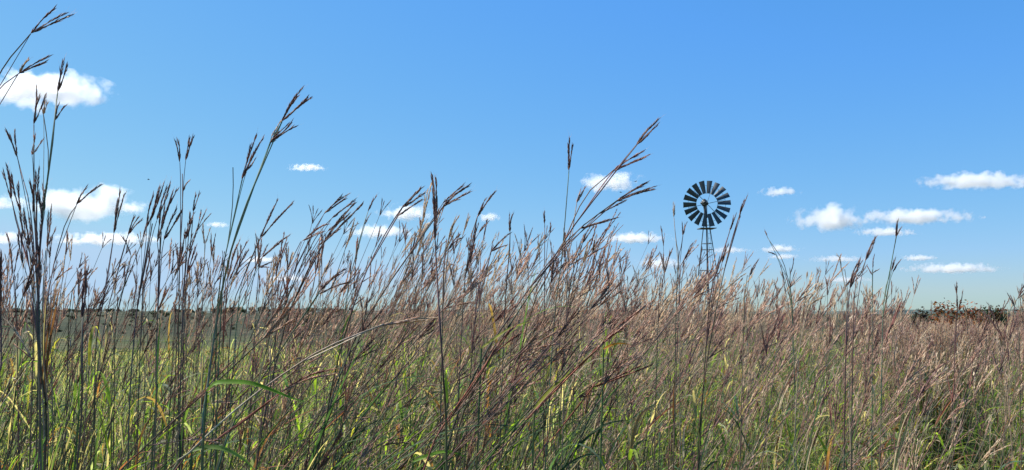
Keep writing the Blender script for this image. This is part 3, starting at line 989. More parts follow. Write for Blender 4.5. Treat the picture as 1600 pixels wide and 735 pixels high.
H("low stalk with pinkish forked head in the gap right of the left clump", 1.8, [(85, 440), (78, 480), (82, 735)], [((85, 440), [(112, 418), (98, 419)], 'pink')], hue='pink')
H("small stalk with two leaning fingers at the far left over the flat cloud", 1.9, [(20, 430), (26, 480), (30, 735)], [((20, 430), [(10, 364), (14, 372)], 'pink'), ((22, 428), [(29, 390)])], hue='red')
H("thin stalk with crossed fingers left of the bristling group", 1.9, [(205, 400), (196, 440), (180, 520), (176, 735)], [((205, 400), [(191, 370)]), ((200, 415), [(212, 392), (190, 414)], 'tan')])
# --- second group, x 200-330
H("stalk with two separate heads forking like a Y against open sky", 1.75, [(285, 272), (285, 330), (281, 400), (279, 520), (276, 735)], [((281, 254), [(274, 220), (278, 219)]), ((290, 252), [(302, 213), (296, 215), (298, 222)]), ((286, 300), [(294, 284)], 'pink')], w=1.15, leaves=2)
H("stalk with a tight sheaf of long dark fingers, left half of the bristling group", 1.55, [(238, 350), (232, 385), (222, 440), (210, 520), (200, 735)],
  [((229, 357), [(247, 296), (240, 304)]), ((236, 345), [(256, 287), (250, 292)]), ((245, 345), [(266, 286), (261, 292)])], w=1.15, leaves=1)
H("stalk with a tight sheaf of long dark fingers, right half of the bristling group", 1.5, [(252, 362), (250, 400), (247, 470), (244, 560), (240, 735)],
  [((250, 365), [(277, 296), (270, 300)]), ((256, 376), [(284, 330), (276, 326)]), ((246, 380), [(252, 320), (258, 312)])], w=1.2, leaves=2)
H("upright stalk with one small forked head right of the Y shaped stalk", 1.8, [(302, 332), (299, 370), (292, 440), (286, 560), (284, 735)], [((302, 332), [(312, 301), (306, 304)])])
H("knobbly stalk with short dense purple fingers close right of the bristling group", 1.6, [(296, 352), (292, 400), (286, 470), (280, 735)], [((296, 352), [(303, 333), (297, 334)]), ((290, 375), [(300, 345), (294, 350)]), ((296, 395), [(307, 362), (300, 366)]), ((284, 400), [(290, 362)])], w=1.1, leaves=1)
H("slender pale stalk with a tiny forked head beside a tiny pale cloud", 2.2, [(320, 383), (319, 420), (316, 480), (314, 735)], [((320, 383), [(317, 350), (316, 360)]), ((321, 382), [(328, 357)])], hue='tan')
H("short leaning stalk with red fingers in front of the tall thick stalk", 1.7, [(292, 430), (280, 470), (268, 735)], [((292, 430), [(306, 385), (300, 388), (308, 396)], 'red')], hue='red', leaves=1)
H("stalk with a lax purple head low under the bristling group", 1.7, [(228, 430), (222, 480), (214, 735)], [((228, 430), [(238, 396), (233, 392)]), ((222, 455), [(232, 425)])], leaves=1)
# --- the tall stalk and its neighbours
H("tallest thick green stalk leaning right with two stacked heads", 1.45, [(440, 192), (422, 224), (404, 272), (384, 322), (365, 378), (352, 430), (340, 490), (325, 600), (316, 735)],
  [((440, 190), [(473, 137), (465, 150)]), ((441, 190), [(486, 153), (481, 152)]), ((422, 222), [(456, 191), (449, 196)]), ((421, 225), [(460, 198)]), ((424, 215), [(438, 190)], 'tan')], hue='green', w=1.35, thick=1.5, leaves=1)
H("stalk close behind the tallest one with a narrow long fingered head", 1.55, [(378, 281), (371, 315), (361, 360), (350, 410), (340, 480), (328, 735)], [((378, 281), [(401, 212), (392, 225)]), ((379, 280), [(412, 215), (407, 222)]), ((385, 268), [(398, 250)])], hue='green', w=1.1, leaves=1)
H("thin bare green stem rising to a point left of the tallest stalk", 1.6, [(364, 262), (364, 310), (358, 370), (348, 440), (336, 735)], [], hue='green')
H("stalk with two long straight fingers spread in a wide V right of the tallest stalk", 1.7, [(406, 373), (396, 396), (380, 435), (362, 500), (348, 735)], [((406, 373), [(434, 312), (429, 321)]), ((407, 373), [(458, 317), (452, 322)])], leaves=1)
H("stalk with a slim green fingered head nearly level beneath the wide V stalk", 1.8, [(408, 404), (392, 428), (374, 465), (356, 735)], [((408, 404), [(452, 368), (445, 372)]), ((404, 418), [(424, 410), (420, 418)])], hue='green')
H("stalk with pink dry finger pointing up below the wide V stalk", 1.9, [(427, 425), (424, 470), (420, 735)], [((427, 425), [(432, 402), (429, 404)], 'tan')], hue='tan')
H("short stalk with paired rose fingers at the foot of the tallest stalk", 1.8, [(357, 432), (350, 470), (345, 735)], [((357, 432), [(375, 375), (370, 384)], 'pink'), ((358, 440), [(386, 378)], 'red')], hue='red')
H("stalk with a double brushy head leaning right, first of the pair in mid sky", 1.8, [(506, 335), (492, 358), (472, 398), (446, 455), (420, 530), (385, 735)], [((506, 335), [(545, 303), (534, 306)]), ((507, 334), [(540, 310), (530, 318)])], leaves=1)
H("stalk with a flat brushy head leaning right, second of the pair in mid sky", 1.75, [(518, 342), (503, 358), (480, 395), (452, 460), (428, 540), (400, 735)], [((518, 342), [(554, 313), (548, 319)]), ((512, 362), [(545, 335), (532, 343)])], leaves=1)
H("stalk with a long bold dark head crossing below the mid sky pair", 1.6, [(506, 378), (490, 405), (468, 450), (440, 530), (400, 735)], [((506, 378), [(556, 316), (548, 324)]), ((508, 377), [(568, 317), (560, 326)]), ((497, 385), [(530, 358), (524, 363)])], w=1.15, leaves=2)
H("small stalk with rosy fingers left of the mid sky pair", 1.9, [(470, 378), (455, 410), (436, 470), (420, 735)], [((478, 372), [(512, 350), (504, 353)], 'red'), ((472, 377), [(505, 362), (498, 363)], 'pink')], hue='red')
H("stalk with a slender feathery head just left of two small clouds", 1.9, [(575, 331), (566, 360), (556, 400), (540, 480), (520, 735)], [((575, 331), [(588, 307), (583, 312)]), ((570, 352), [(578, 336)])], hue='green')
H("stalk whose drooping head hangs in front of the small centre left cloud", 1.55, [(628, 325), (611, 350), (592, 384), (572, 425), (552, 480), (524, 580), (496, 735)], [((628, 325), [(659, 293), (650, 300)]), ((629, 325), [(664, 301), (655, 306)]), ((622, 338), [(660, 312), (648, 320)])], w=1.2, hue='purple', leaves=2)
H("solid upright dark spike standing alone above the middle grass", 1.25, [(680, 378), (682, 420), (686, 490), (692, 580), (698, 735)], [((680, 376), [(675, 272), (676, 282)]), ((680, 377), [(681, 277), (678, 290)])], w=1.35, leaves=1)
H("stalk with a spread of four fingers just right of the solid dark spike", 1.6, [(693, 322), (676, 346), (652, 380), (624, 420), (594, 465), (548, 545), (490, 735)], [((693, 322), [(733, 290), (725, 294)]), ((694, 322), [(736, 299), (728, 303)]), ((692, 318), [(724, 289)]), ((690, 325), [(715, 312)])], w=1.15, leaves=1)
H("pale dry stalk with a small closed head between the two dark spread heads", 1.9, [(703, 363), (698, 390), (692, 440), (688, 735)], [((703, 363), [(716, 340), (711, 342)], 'tan')], hue='tan')
H("stalk with a small fan head low right of the pale dry stalk", 1.9, [(701, 389), (694, 420), (686, 735)], [((701, 389), [(719, 366), (714, 370)]), ((701, 390), [(720, 372)])])
H("stalk with two slim fingers reaching up beside the small round cloud", 1.75, [(745, 341), (738, 364), (731, 405), (724, 470), (712, 735)], [((745, 341), [(774, 299), (768, 306)]), ((746, 340), [(758, 312), (755, 320)]), ((748, 365), [(763, 347), (760, 350)])], leaves=1)
H("stalk with a short dense upright head, first right of the small round cloud", 1.8, [(797, 364), (796, 400), (790, 460), (780, 735)], [((797, 364), [(801, 335), (796, 336), (799, 340)])])
H("stalk with a wide slanting head under the small round cloud", 1.75, [(768, 392), (760, 420), (745, 470), (725, 735)], [((768, 392), [(796, 365), (788, 372)]), ((767, 394), [(790, 384), (783, 386)]), ((740, 380), [(748, 350), (744, 354)])], leaves=1)
# --- the arching group right of centre
H("long arching stalk with three stacked heads reaching the highest point right of centre", 1.6, [(994, 227), (974, 251), (948, 287), (920, 322), (899, 350), (872, 392), (838, 445), (795, 510), (740, 610), (700, 735)],
  [((994, 227), [(1029, 186), (1020, 195)]), ((995, 227), [(1028, 195), (1016, 207)])], w=1.25, hue='purple', leaves=1)
H("arching stalk with a nearly level head over the right side of the crossed cloud", 1.65, [(960, 265), (944, 279), (920, 300), (902, 330), (884, 372), (856, 430), (826, 500), (780, 735)],
  [((960, 265), [(1006, 236), (996, 243)]), ((961, 265), [(1015, 242), (1004, 248)]), ((958, 268), [(1008, 246)])], w=1.1, hue='red')
H("low arching stalk whose long head points right below the crossed cloud", 1.6, [(965, 313), (940, 331), (905, 358), (876, 388), (842, 430), (800, 490), (744, 580), (690, 735)],
  [((965, 313), [(1012, 285), (1002, 292)]), ((966, 313), [(1025, 291), (1012, 296)]), ((962, 316), [(1022, 296)]), ((905, 358), [(966, 340), (950, 344)]), ((935, 335), [(978, 313)])], w=1.2, hue='purple', leaves=1)
H("single straight stalk with a narrow upright dark head left of the arching group", 1.75, [(889, 267), (886, 305), (882, 355), (876, 420), (866, 500), (852, 735)], [((889, 267), [(890, 216), (888, 226)]), ((889, 267), [(895, 226)])], hue='green', leaves=1)
H("short stalk with pink fingers tucked under the arching group", 1.8, [(901, 318), (896, 350), (888, 400), (878, 735)], [((901, 318), [(914, 293), (907, 298), (911, 300)], 'pink')], hue='pink')
H("thin stalk with two tiny heads left of the narrow upright dark head", 2.1, [(851, 350), (851, 400), (849, 735)], [((851, 350), [(851, 332), (849, 334)]), ((859, 366), [(860, 350)])])
H("stalk with a tight head leaning right low under the arching group", 1.8, [(910, 381), (900, 410), (888, 470), (870, 735)], [((910, 381), [(928, 353), (921, 356)]), ((926, 396), [(930, 372)])], leaves=1)
H("pale thin stalk with a small straw head left of the windmill wheel", 2.3, [(1053, 340), (1056, 375), (1061, 430), (1063, 735)], [((1053, 340), [(1052, 318), (1054, 321)], 'tan')], hue='tan')
H("stalk with a small forked head just under the left edge of the windmill wheel", 2.2, [(1067, 369), (1063, 395), (1058, 430), (1052, 735)], [((1067, 369), [(1073, 348), (1070, 351)]), ((1067, 369), [(1066, 350)])])
H("tall stalk leaning right beside the windmill wheel with a slender head", 1.9, [(1156, 335), (1148, 360), (1138, 395), (1128, 440), (1116, 500), (1100, 600), (1090, 735)], [((1156, 335), [(1167, 309), (1163, 314)]), ((1155, 345), [(1160, 322)], 'pink')], w=1.1, leaves=1)
H("stalk with a dark tufted head between the windmill wheel and its leaning neighbour", 1.9, [(1140, 362), (1133, 385), (1120, 425), (1108, 480), (1092, 735)], [((1140, 362), [(1150, 336), (1146, 340)]), ((1128, 412), [(1138, 382), (1134, 386)]), ((1118, 430), [(1130, 400), (1124, 402)])], w=1.15, leaves=1)
H("short stalk with a slanting dark head left of the windmill tower", 2.1, [(1069, 407), (1062, 440), (1052, 735)], [((1069, 407), [(1083, 380), (1079, 384)])])
H("short stalk with a single slanting spike farther left of the tower", 2.2, [(1036, 430), (1030, 460), (1022, 735)], [((1038, 428), [(1050, 390), (1047, 394)])])
H("stalk with one small slanted spike between tower and branching weed", 2.2, [(1171, 432), (1164, 460), (1156, 735)], [((1171, 432), [(1184, 407), (1181, 411)])])
H("wispy branching weed with tiny tips standing above the right grass", 2.6, [(1196, 364), (1203, 378), (1215, 394), (1224, 410), (1232, 440), (1238, 480), (1244, 735)],
  [((1199, 370), [(1195, 361)]), ((1212, 398), [(1201, 394)]), ((1235, 428), [(1240, 405)]), ((1228, 460), [(1220, 415)]), ((1233, 450), [(1226, 428)])], hue='green', kind="branching_weed", cat="weed")
H("dark single spike leaning right, upper of the pair at the right", 1.9, [(1352, 409), (1344, 430), (1335, 460), (1330, 735)], [((1352, 409), [(1369, 370), (1365, 378), (1367, 373)])], w=1.2)
H("dark narrow spike leaning right, lower of the pair at the right", 1.85, [(1328, 452), (1323, 490), (1318, 735)], [((1328, 452), [(1344, 404), (1340, 412), (1343, 406)])], w=1.3)
H("tall thin stalk with small side spikes right of the pair of dark spikes", 2.2, [(1400, 371), (1395, 400), (1388, 440), (1380, 480), (1374, 735)], [((1400, 371), [(1403, 345), (1401, 349)]), ((1401, 370), [(1408, 356)]), ((1393, 424), [(1399, 404), (1397, 408)]), ((1395, 426), [(1406, 408)])], hue='green')
H("wispy thin stalk with hair fine tips left of the pair of dark spikes", 2.6, [(1311, 402), (1316, 425), (1324, 450), (1330, 735)], [((1311, 402), [(1309, 400)]), ((1314, 420), [(1312, 402)], 'tan')], hue='tan')
H("thin forked stalk between the dark spikes and the tall thin stalk", 2.5, [(1364, 420), (1363, 450), (1362, 735)], [((1364, 420), [(1366, 400)]), ((1363, 430), [(1355, 416)]), ((1363, 428), [(1372, 422)])], hue='green')
H("stalk leaning right with a pale dry head above the grass right of the tower", 2.3, [(1262, 470), (1252, 500), (1240, 735)], [((1262, 470), [(1285, 442), (1280, 446)], 'tan'), ((1266, 476), [(1288, 463), (1283, 466)])], hue='tan')
H("low leaning stalk with a small head by the right edge of the view", 2.4, [(1586, 480), (1592, 510), (1596, 735)], [((1586, 480), [(1575, 460), (1579, 463)])])
H("low stalk with two leaning spikes over the rust red bush", 2.3, [(1496, 484), (1492, 520), (1488, 735)], [((1496, 484), [(1495, 442), (1493, 448)]), ((1497, 484), [(1504, 456)])])
# --- lower, leaning across the mass
H("long nearly lying stalk with a pink drooping head crossing the lower left middle", 1.35, [(600, 507), (545, 528), (500, 548), (450, 580), (400, 615), (340, 665), (280, 725), (250, 770)],
  [((600, 507), [(688, 496), (670, 500)], 'tan'), ((590, 510), [(650, 498), (640, 502)], 'pink')], hue='tan', w=1.4)
H("reddish lying stalk below the nearly lying pink headed one", 1.4, [(452, 604), (420, 628), (380, 660), (320, 700), (270, 740)], [((452, 604), [(520, 577), (505, 580)], 'red'), ((440, 612), [(524, 584)], 'pink')], hue='red', w=1.2)
H("long leaning stalk with wine red fingers in the lower middle grass", 1.45, [(935, 545), (900, 575), (860, 615), (815, 665), (770, 720), (740, 770)], [((935, 545), [(1000, 485), (985, 495)], 'red'), ((933, 545), [(1020, 470), (1005, 480)], 'pink'), ((925, 552), [(975, 512)], 'red')], hue='red', w=1.3, leaves=1)
H("leaning stalk with flat rosy head right of the wine red one", 1.6, [(930, 600), (900, 640), (860, 690), (820, 750)], [((930, 600), [(1004, 556), (990, 562)], 'pink'), ((926, 606), [(1020, 570), (1000, 572)], 'red')], hue='red', w=1.2)
H("short lying straw stalk with its head at the lower left edge", 1.35, [(50, 560), (20, 600), (-10, 650)], [((50, 560), [(10, 500), (18, 506)], 'tan'), ((52, 562), [(24, 540)], 'pink')], hue='tan', w=1.2)
H("leaning dark stalk carrying a red tinged head across the centre bottom", 1.4, [(765, 560), (742, 600), (700, 660), (660, 740)], [((765, 560), [(806, 508), (798, 516)], 'red'), ((763, 562), [(815, 520)], 'red')], hue='red', w=1.35, leaves=1)
H("leaning stalk with a purple head above the lying pair left of centre", 1.5, [(500, 455), (470, 500), (430, 560), (380, 640), (340, 735)], [((500, 455), [(540, 420), (530, 428)]), ((498, 460), [(548, 440)])], hue='green', w=1.2, thick=1.4, leaves=1)


def lone_leaf(label, d, path, width, col, group=None):
    """one arching leaf blade traced on the photo, still rooted in the ground by its own shoot"""
    rng = np.random.default_rng(int(path[0][0]))
    pts = [P(x, y, d) for x, y in path]
    g = np.array([pts[0][0] - .03, d + .02, 0.0])
    e = bpy.data.objects.new("grass_shoot", None); COL.objects.link(e); e.location = g; e.empty_display_size = .1
    tag(e, label, "grass shoot", group)
    st = MB(); V, Q, C = culm(smooth_path([g, (g + pts[0]) / 2 + np.array([-.01, 0, 0]), pts[0]], 14), .0026, .0018, GREEN, GREEN * 1.1, 6); st.add(V, Q, C, 0)
    local(st, "stem", GRASS_MATS, e, g)
    Pt = smooth_path(pts, 22); T = np.gradient(Pt, axis=0); T /= np.linalg.norm(T, axis=1, keepdims=True)
    W = np.cross(T, np.array([0.25, 1.0, 0.0])); W /= np.linalg.norm(W, axis=1, keepdims=True)
    Sd = W * .75 + np.array([0, .6, 0]); Nn = np.cross(T, Sd)
    s = np.linspace(0, 1, 22); w = width * .5 * np.minimum(1, .5 + 3 * s) * (1 - s ** 2.4) + .0002
    V = np.stack([Pt - Sd * w[:, None] + Nn * (w * .3)[:, None], Pt, Pt + Sd * w[:, None] + Nn * (w * .3)[:, None]], 1).reshape(-1, 3)
    i = np.arange(21)[:, None] * 3; j = np.arange(2)[None]
    mb = MB(); mb.add(V, np.stack([i + j, i + j + 1, i + 3 + j + 1, i + 3 + j], -1).reshape(-1, 4), np.array(col))
    local(mb, "leaf", [M_LEAF], e, g)


BR = (0.20, 0.36, 0.04)
lone_leaf("shoot with one bright green leaf arching level across the lower left middle", 1.3, [(323, 612), (335, 600), (360, 597), (395, 600), (430, 612), (455, 622), (480, 629)], .0085, BR)
lone_leaf("shoot with a pale green leaf arching down near the bottom left of centre", 1.35, [(300, 705), (322, 699), (350, 702), (378, 716), (402, 738)], .0085, (.2, .3, .08))
lone_leaf("shoot with a short wide lime leaf standing upright in the left grass", 1.6, [(124, 640), (125, 610), (127, 575)], .011, BR)
lone_leaf("shoot with a narrow lime leaf upright just right of centre bottom", 1.5, [(699, 630), (698, 605), (697, 580)], .010, (.24, .34, .04))
lone_leaf("shoot with a dark green leaf spear upright under the bristling group", 1.5, [(246, 600), (248, 550), (251, 498)], .012, (.10, .2, .04))
lone_leaf("shoot with a yellow green leaf pointing right over the middle grass", 1.5, [(752, 545), (775, 528), (800, 512), (832, 502)], .006, (.34, .34, .05))
lone_leaf("shoot with a slanting yellow leaf low in the lower middle grass", 1.5, [(835, 640), (860, 610), (880, 592), (893, 576)], .007, (.30, .30, .04))
lone_leaf("shoot with an orange dry leaf tip level in the right middle grass", 1.7, [(943, 546), (955, 540), (970, 537), (985, 539)], .006, (.50, .22, .03))
lone_leaf("shoot with a long lime leaf rising across the bottom centre", 1.5, [(645, 722), (670, 712), (700, 706), (735, 716)], .007, BR)


# ------------------------------------------------------------------ the standing grass
def profile_top(px):
    """row in the photo where the crowded tops of the near stand end"""
    return np.interp(px, [-50, 60, 120, 180, 230, 330, 400, 470, 560, 680, 760, 880, 960, 1080, 1180, 1300, 1400, 1500, 1650],
                     [420, 400, 450, 440, 395, 415, 420, 400, 375, 385, 395, 400, 415, 425, 455, 468, 484, 496, 486])


def near_stand():
    """individual stalks, nearest the camera: templates built once, copied with their parts"""
    zones = [(-20, 200, 34, "thin seed stalk of the sparse stand in the left quarter, field showing behind"),
             (200, 470, 52, "seed stalk of the crowded stand around the tallest leaning stalk"),
             (470, 800, 66, "seed stalk leaning right in the crowded stand left of centre"),
             (800, 1060, 48, "seed stalk leaning right in the crowd under the arching group"),
             (1060, 1260, 26, "seed stalk in the crowd around the foot of the windmill tower"),
             (1260, 1620, 26, "seed stalk rising above the pinkish grass of the right third")]
    protos = []
    for k in range(14):
        rng = np.random.default_rng(300 + k)
        e = bpy.data.objects.new("bluestem", None); e.empty_display_size = .1
        Ht = 1.9; lean = rng.uniform(.15, .85) if k % 3 else rng.uniform(-.1, .15)
        top = np.array([lean, rng.normal(0, .05), Ht])
        rootp = np.zeros(3); mid = np.array([top[0] * .34, top[1] * .3, Ht * .55])
        Pt = smooth_path([rootp, mid, top], 22)
        c0 = stem_color(rng); c1 = c0 * .5 + np.array([.14, .075, .07]) * .5
        mb = MB(); V, Q, C = culm(Pt, .0024, .0008, c0, c1, 5); mb.add(V, Q, C, 0)
        parts = [("stem", mb.mesh("stem", GRASS_MATS))]
        u = rng.random()
        hc, hc2 = (PURPLE * rng.uniform(.9, 1.6), PINK * 1.1) if u < .55 else (PINK * rng.uniform(.5, .9), PINK * 1.5) if u < .85 else (TAN * .75, TAN * 1.2)
        hm = MB(); put_head(hm, 0, k, top, Pt[-1] - Pt[-2], rng.uniform(.75, 1.1), hc, hc2, rng.uniform(-1, 1), 0)
        parts.append(("seed_head", hm.mesh("seed_head", [M_HEAD])))
        for q in range(int(rng.integers(1, 4))):
            i = int(rng.uniform(.74, .95) * 21); t = Pt[i] - Pt[i - 1]; t /= np.linalg.norm(t)
            a = rng.uniform(0, 6.28); dd = t + np.array([math.cos(a) * .22 + .12, math.sin(a) * .22, 0]); dd /= np.linalg.norm(dd)
            L = rng.uniform(.05, .14); ee = Pt[i] + (dd * .6 + t * .4) * L
            hm = MB(); V, Q, C = culm(smooth_path([Pt[i], Pt[i] + dd * L * .5, ee], 5), .0007, .0005, c1, c1, 4); hm.add(V, Q, C, 0)
            put_head(hm, 0, int(rng.integers(12)), ee, dd * .5 + t * .6, rng.uniform(.55, .95), hc, hc2, rng.uniform(-1, 1), 2)
            parts.append(("seed_head", hm.mesh("seed_head", GRASS_MATS)))
        for q in range(int(rng.integers(1, 4))):
            i = int(rng.uniform(.15, .62) * 21); lm = MB()
            add_leaf(lm, Pt[i], rng.uniform(-1.2, 1.2) if rng.random() < .7 else rng.uniform(2, 4.2), rng, rng.uniform(.18, .36), rng.uniform(.0045, .0075), rng.uniform(.5, 2), rng.uniform(1.5, 3.5), dry=.4, mat=0, seg=9)
            parts.append(("leaf", lm.mesh("leaf", [M_LEAF])))
        protos.append(parts)
    rng = np.random.default_rng(77)
    for x0, x1, n, lab in zones:
        for i in range(n):
            px = rng.uniform(x0, x1); d = rng.uniform(1.7, 4.2) if px < 1000 else rng.uniform(2.6, 6.0)
            top = profile_top(px)
            py = top + abs(rng.normal(0, 1)) * 45 - rng.exponential(14) 
            if py > 530: py = rng.uniform(450, 530)
            tp = P(px, py, d)
            g = 0.0
            Hh = tp[2] - g
            parts = protos[int(rng.integers(14))]
            s = Hh / 1.9
            rz = rng.normal(0, .5)
            e = bpy.data.objects.new("bluestem", None); e.empty_display_size = .1
            COL.objects.link(e)
            sx = min(max(s, .75), 1.1)
            lean = parts[0][1].vertices[-1].co.x
            e.location = (tp[0] - lean * sx * math.cos(rz), d, g); e.rotation_euler = (0, 0, rz); e.scale = (sx, sx, s)
            tag(e, lab, "grass stalk", lab.replace("seed stalk", "seed stalks"))
            for nm, me in parts:
                link(nm, me, e)


near_stand()


def leaning_stand():
    """the closest leafy stalks, blown over to the right through the lower middle"""
    labs = [(-120, 330, 24, "leafy stalk of the lowest left foreground, its head below the horizon"),
            (330, 700, 38, "dark leafy stalk blown over to the right in the lower middle foreground"),
            (700, 1060, 38, "red and purple tinged stalk blown over in the foreground right of centre"),
            (1060, 1500, 16, "sloping stalk low in front of the right hand meadow")]
    protos = []
    for k in range(12):
        rng = np.random.default_rng(900 + k)
        Ht, lean = 1.5, [.75, .95, .6, .85, .35, 1.05][k % 6]
        top = np.array([lean, rng.normal(0, .05), Ht])
        Pt = smooth_path([(0, 0, 0), (lean * .22 + rng.normal(0, .01), 0, Ht * .42), (lean * .58, 0, Ht * .76), top], 26)
        hue = k % 4
        c0 = [np.array([.045, .075, .04]), np.array([.10, .04, .045]), np.array([.055, .085, .035]), np.array([.17, .055, .035])][hue] * rng.uniform(.8, 1.3)
        c1 = c0 * .5 + np.array([.12, .05, .05]) * .5
        mb = MB(); V, Q, C = culm(Pt, .0026, .0010, c0, c1, 5); mb.add(V, Q, C, 0)
        parts = [("stem", mb.mesh("stem", GRASS_MATS))]
        hc, hc2 = [(PURPLE, PINK * .9), (PINK * .75, PINK * 1.2), (PINK * .6, PINK * 1.2), (np.array([.26, .09, .08]), PINK), (PURPLE * 1.3, PINK)][k % 5]
        hm = MB(); put_head(hm, 0, k + 3, top, Pt[-1] - Pt[-3], rng.uniform(.8, 1.15), hc, hc2, rng.uniform(-1, 1), 0)
        parts.append(("seed_head", hm.mesh("seed_head", [M_HEAD])))
        for q in range(int(rng.integers(1, 3))):
            i = int(rng.uniform(.78, .93) * 25); t = Pt[i] - Pt[i - 1]; t /= np.linalg.norm(t)
            ee = Pt[i] + t * rng.uniform(.05, .12) + rng.normal(0, .02, 3)
            hm = MB(); V, Q, C = culm(smooth_path([Pt[i], (Pt[i] + ee) / 2 + rng.normal(0, .004, 3), ee], 5), .0008, .0005, c1, c1, 4); hm.add(V, Q, C, 0)
            put_head(hm, 0, int(rng.integers(12)), ee, ee - Pt[i], rng.uniform(.7, 1.1), hc, hc2, rng.uniform(-1, 1), 2)
            parts.append(("seed_head", hm.mesh("seed_head", GRASS_MATS)))
        for q in range(int(rng.integers(3, 6))):
            i = int(rng.uniform(.35, .86) * 25); t = Pt[i] - Pt[i - 1]; t /= np.linalg.norm(t)
            lm = MB()
            d0 = t + rng.normal(0, .09, 3)
            V, Q, s = blade(Pt[i], d0, rng.uniform(.16, .36), rng.uniform(.005, .010), rng.uniform(.02, .35), rng, 11, .15, twist=.4, fold=.45)
            u = rng.random()
            col = np.array([.05, .095, .045]) if u < .5 else np.array([.15, .07, .05]) if u < .68 else LIME * .9 if u < .82 else np.array([.30, .10, .05]) if u < .9 else TAN * .7
            lm.add(V, Q, col * rng.uniform(.8, 1.3), 0)
            parts.append(("leaf", lm.mesh("leaf", [M_LEAF])))
        protos.append((parts, lean))
    rng = np.random.default_rng(4141)
    for x0, x1, n, lab in labs:
        for i in range(n):
            px = rng.uniform(x0, x1); d = rng.uniform(1.35, 2.7)
            py = rng.uniform(455, 640) if x0 < 1000 else rng.uniform(520, 640)
            tp = P(px + 60, py, d)
            parts, lean = protos[int(rng.integers(12))]
            s = tp[2] / 1.5; sx = rng.uniform(.8, 1.05) * (1.0 if 300 < px < 1060 else .45)
            rz = rng.normal(0, .25)
            e = bpy.data.objects.new("bluestem", None); e.empty_display_size = .1; COL.objects.link(e)
            e.location = (tp[0] - lean * sx * math.cos(rz), d - lean * sx * math.sin(rz) * .5, 0.0); e.rotation_euler = (0, 0, rz * .5); e.scale = (sx, 1, s)
            tag(e, lab, "grass stalk", lab.replace("stalk", "stalks", 1))
            for nm, me in parts:
                link(nm, me, e)


leaning_stand()


def stand(name, label, seed, n, place, lod, **kw):
    rng = np.random.default_rng(seed)
    mb = MB()
    for i in range(n):
        r = place(rng, i)
        if r is None: continue
        root, top, opt = r
        tpx = top[0] / top[1] * F + 800
        if 1412 < tpx < 1568 and name != "tussock" and top[2] > 1.34 and rng.random() < .97:
            top[2] = 1.32 + rng.normal(0, .03) - (.10 if top[1] > 14 else 0)
        o = dict(kw); o.update(opt)
        bluestem(mb, root, top, rng, lod, **o)
    ob = link(name, mb.mesh(name, GRASS_MATS))
    tag(ob, label, "grass", kind="stuff")
    print(name, mb.n)
    return ob


def dens(px):
    """how much of the photo's width the stand covers densely: thin at the left"""
    return np.interp(px, [-60, 60, 150, 260, 420, 600, 1600], [.22, .34, .14, .30, .50, 1.0, 1.0])


CLUMP = {}


def clumped(rng, key, n, xr, dr):
    """a tussock: several stalks share one foot, a height and a lean"""
    if key not in CLUMP:
        q = np.random.default_rng(len(key) * 13)
        CLUMP[key] = np.stack([q.uniform(*xr, n), dr[0] + (dr[1] - dr[0]) * q.random(n) ** 1.0, q.normal(0, 1, n), q.normal(0, 1, n)], 1)
    c = CLUMP[key][int(rng.integers(n))]
    d = c[1] + rng.normal(0, .09); x = (c[0] - 800) / F * c[1] + rng.normal(0, .09)
    return x / d * F + 800, x, d, c[2], c[3]


def place_near(rng, i):
    px, x, d, ch, cl = clumped(rng, "near", 330, (-120, 1720), (2.3, 7.2))
    if rng.random() > dens(px): return None
    if 1432 < px < 1525 and rng.random() < .93: return None
    Hh = P(px, profile_top(px) + abs(rng.normal(0, 1)) * 38 - 4, d)[2]
    Hh = min(max(Hh, 1.05), 2.05) * rng.uniform(.86, 1.0) + ch * .06
    wind = np.interp(px, [0, 300, 600, 1000, 1600], [.08, .30, .72, .62, .18]) * (1 + .3 * cl)
    z = float(gz(x, d))
    root = (x - wind * .5, d, z)
    top = np.array([x + wind * .5 * rng.uniform(.2, 1.5) + rng.normal(0, .10), d + rng.normal(0, .12), z + Hh])
    return root, top, {}


def place_mid(rng, i):
    px, x, d, ch, cl = clumped(rng, "middle", 520, (-80, 1700), (6.5, 15))
    if px < 560 and rng.random() > np.interp(px, [0, 300, 560], [.04, .12, .8]): return None
    Hh = rng.normal(1.53, .13) + ch * .09; z = float(gz(x, d))
    if 1390 < px < 1575: Hh = min(Hh - .16, 1.33)
    wind = np.interp(px, [0, 600, 1000, 1600], [.08, .4, .4, .14]) * (1 + .5 * cl)
    # the shaded hollow low at the right stays open
    if 1432 < px < 1528 and 6.3 < d < 9.8: return None
    return (x - wind * .4, d, z), np.array([x + wind * .5 * rng.uniform(0, 1.5) + rng.normal(0, .1), d + rng.normal(0, .12), z + Hh]), {}


def place_far(rng, i):
    px = rng.uniform(420, 1700)
    if px < 600 and rng.random() > .4: return None
    d = rng.uniform(14, 38)
    x = (px - 800) / F * d; z = float(gz(x, d))
    Hh = rng.normal(1.56, .13)
    if 1400 < px < 1570 and d < 27: return None if rng.random() < .5 or 1415 < px < 1560 and d > 20 else ((x, d, z), np.array([x + .1, d, z + min(Hh, 1.42)]), {})
    return (x, d, z), np.array([x + .12 + rng.normal(0, .12), d + rng.normal(0, .12), z + Hh]), {}


